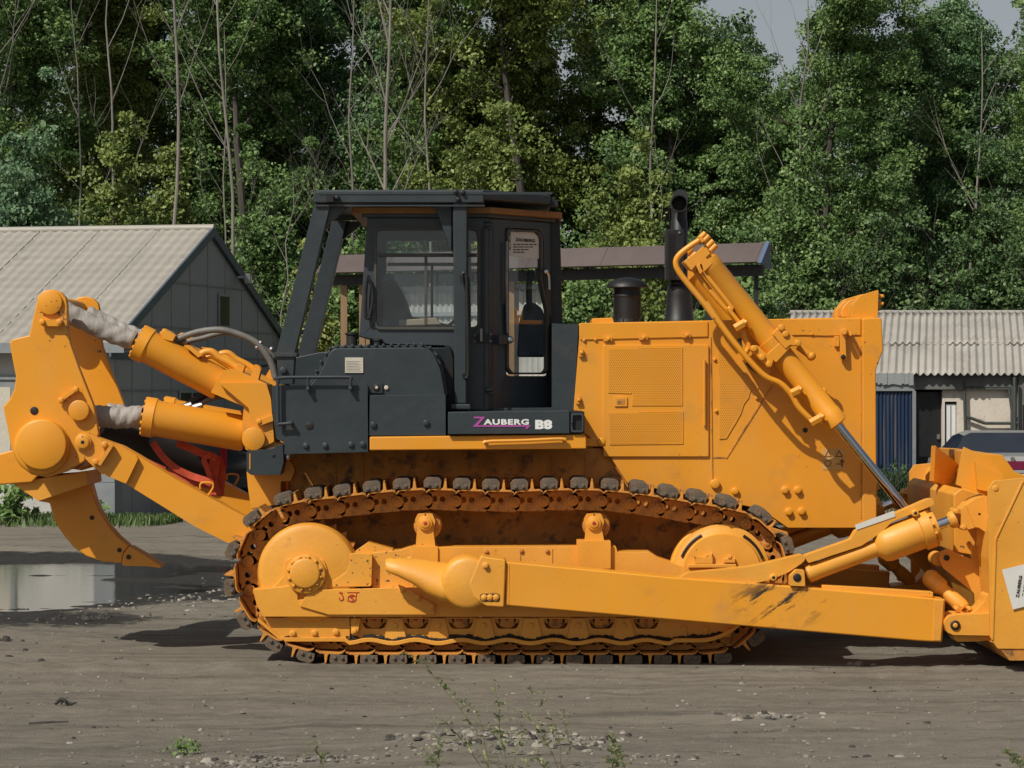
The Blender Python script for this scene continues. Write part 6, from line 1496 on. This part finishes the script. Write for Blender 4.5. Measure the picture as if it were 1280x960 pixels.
mb.tube([P(*q, .95) for q in dJ([(400, 430), (450, 400), (520, 400), (600, 460), (700, 510), (780, 560)])], .030, 10, sub=5); mb.tube([P(*q, 1.1) for q in dJ([(440, 460), (520, 440), (620, 500), (760, 590)])], .022, 8, sub=4)
mb.prism(rpoly(dJ([(760, 540), (800, 510), (850, 540), (810, 640), (735, 640)]), 1), .86, 1.0); mb.prism(rpoly(dJ([(905, 640), (950, 560), (1010, 570), (980, 690)]), 1), .86, 1.0)
part('port_block', mb, 'orange', cu, bevel=.005)
mb = MB(); mb.prism(rpoly(dI([(630, 145), (650, 130), (710, 140), (725, 170), (640, 165)]), 1), .96, 1.08); part('port_block', mb, 'orange', cl, bevel=.005)
mirror(cu); mirror(cl)
mb = MB()
mb.prism(rpoly(dA([(665, 380), (705, 310), (740, 305), (845, 355), (852, 420), (870, 540), (888, 545), (800, 570), (775, 560), (762, 500), (770, 425)]), 1.5), .80, 1.24, holes=[])
mb.prism(rpoly(dA([(690, 350), (840, 350), (855, 400), (865, 535), (820, 560), (800, 545), (785, 430)]), 2), .74, .80)
mb.disc(*dA([(800, 527)])[0], 14.5, .70, .76, 40); mb.prism(rpoly(dA([(815, 468), (860, 452), (862, 470), (820, 485)]), .6), .70, .76); mb.bolt(*dA([(818, 472)])[0], 3, .72, .03)
both(part('cylinder_bracket', mb, 'orange', bevel=.012))
mb = MB(); mb.prism(rpoly(dR([(385, 395), (440, 380), (760, 280), (835, 300), (868, 380), (830, 490), (730, 495), (728, 590), (735, 720), (430, 770), (400, 560)]), 1), .86, 1.0); mb.prism(dR([(430, 430), (730, 430), (735, 720), (440, 770)]), 1.0, 1.5)
both(part('rear_frame', mb, 'orange', bevel=.01))
mb = MB(); mb.prism(rpoly(dR([(385, 210), (425, 185), (640, 175), (690, 130), (750, 130), (755, 300), (720, 430), (430, 430), (385, 395)]), 1.5), .55, .86); mb.disc(*dR([(655, 235)])[0], 2.4, .546, .552, 14, 1, .001); mb.prism(dR([(413, 215), (424, 215), (424, 375), (413, 375)]), .545, .56, mi=2)
part('rear_lamp_box', mb, ['slate', 'dark_hole', 'orange'], bevel=.006)
# hoses
def hose(name, pts, y, r, m_='hose', dy=0):
    mb = MB(); mb.tube([P(a, b_, y+dy*i) for i, (a, b_) in enumerate(pts)], r, 12, sub=7); part(name, mb, m_)
hose('hydraulic_hose', dJ([(140, 295), (240, 245), (380, 200), (520, 180), (640, 182), (780, 220), (900, 270), (1000, 340), (1080, 450), (1130, 560), (1152, 660)]), 1.05, .027)
hose('hydraulic_hose', dJ([(205, 330), (300, 290), (420, 262), (540, 228), (660, 205), (800, 235), (930, 285), (1020, 350), (1100, 410), (1135, 460)]), 1.15, .021)
hose('hydraulic_hose', dJ([(250, 965), (330, 900), (450, 830), (560, 780), (660, 760)]), 1.2, .034, 'rubber'); hose('hydraulic_hose', dJ([(360, 965), (460, 890), (560, 855), (680, 850), (800, 870)]), 1.12, .02)
mb = MB()
for q in dJ([(142, 294), (205, 330), (255, 962), (362, 963)]): c = P(*q, 1.08); mb.cyl(c-Vector((.03, 0, -.005)), c+Vector((.05, 0, .03)), .026, 8)
for q in dJ([(1008, 310), (975, 352), (1118, 372)]): mb.ball(P(*q, 1.05), .022, 8)
part('hose_fitting', mb, 'steel')

# ------------------------------------------------------------------ loose things on the ripper
OFF = Vector((0, 0, 0))
RR = empty('rubber_roll', P(200, 580, 1.5)); tag(RR, 'dark rolled rubber sheet with pale end tied across the ripper arms', 'roll'); o = RR.location
a0 = P(*dI([(200, 300)])[0], 1.25); a1 = P(*dI([(905, 555)])[0], 1.75); ax = (a1-a0).normalized(); L = (a1-a0).length
mb = MB(); mb.lathe(a0-o, a1-o, [(0, .05), (.02, .07), (L*.3, .10), (L*.6, .125), (L-.01, .135), (L, .11)], 32); mb.build('roll', 'rubber', RR)
mb = MB(); mb.lathe(a1-o-ax*.0, a1-o+ax*.012, [(0, .10), (.010, .10), (.012, .05)], 28); mb.build('roll_end', 'stone', RR)
LS = empty('lashing_strap', P(220, 590, 1.2)); tag(LS, 'orange red webbing straps looped around the rubber roll and ripper arm', 'strap'); o = LS.location
def ribbon(pts, y, w_, dy=0):
    mb = MB(); P3 = [P(a, b_, y+dy*i)-o for i, (a, b_) in enumerate(pts)]; q = []
    for i in range(len(P3)-1):
        for j in range(6):
            a = P3[max(i-1, 0)]; b_ = P3[i]; c = P3[i+1]; d = P3[min(i+2, len(P3)-1)]; t = j/6; q.append(.5*((2*b_)+(-a+c)*t+(2*a-5*b_+4*c-d)*t*t+(-a+3*b_-3*c+d)*t**3))
    q.append(P3[-1]); vs = []; fs = []
    for i, p in enumerate(q):
        t = (q[min(i+1, len(q)-1)]-q[max(i-1, 0)]).normalized(); s = t.cross(Vector((0, 1, 0))).normalized(); s = (s+Vector((0, .35*math.sin(i*.35), 0))).normalized()
        n_ = t.cross(s)*.003; vs += [p+s*w_+n_, p-s*w_+n_, p-s*w_-n_, p+s*w_-n_]
    for i in range(len(q)-1):
        for k in range(4): a = i*4+k; b_ = i*4+(k+1) % 4; fs.append((a, b_, b_+4, a+4))
    mb.add(vs, fs); return mb.build('webbing', 'strap', LS)
ribbon(dI([(540, 390), (600, 480), (690, 560), (790, 610), (880, 640), (930, 665)]), 1.12, .028)
ribbon(dI([(700, 395), (780, 425), (870, 465), (930, 480), (960, 500)]), 1.2, .030)
ribbon(dI([(640, 570), (730, 620), (820, 660), (880, 672), (935, 680)]), 1.15, .026)
ribbon(dI([(955, 480), (945, 560), (935, 640), (960, 740)]), 1.25, .045)
ribbon(dI([(960, 490), (985, 560), (985, 660), (975, 745)]), 1.32, .045)
ribbon(dI([(330, 420), (470, 500), (620, 570)]), .95, .02)
ribbon(dI([(930, 660), (900, 560), (880, 500), (930, 470)]), 1.18, .022)
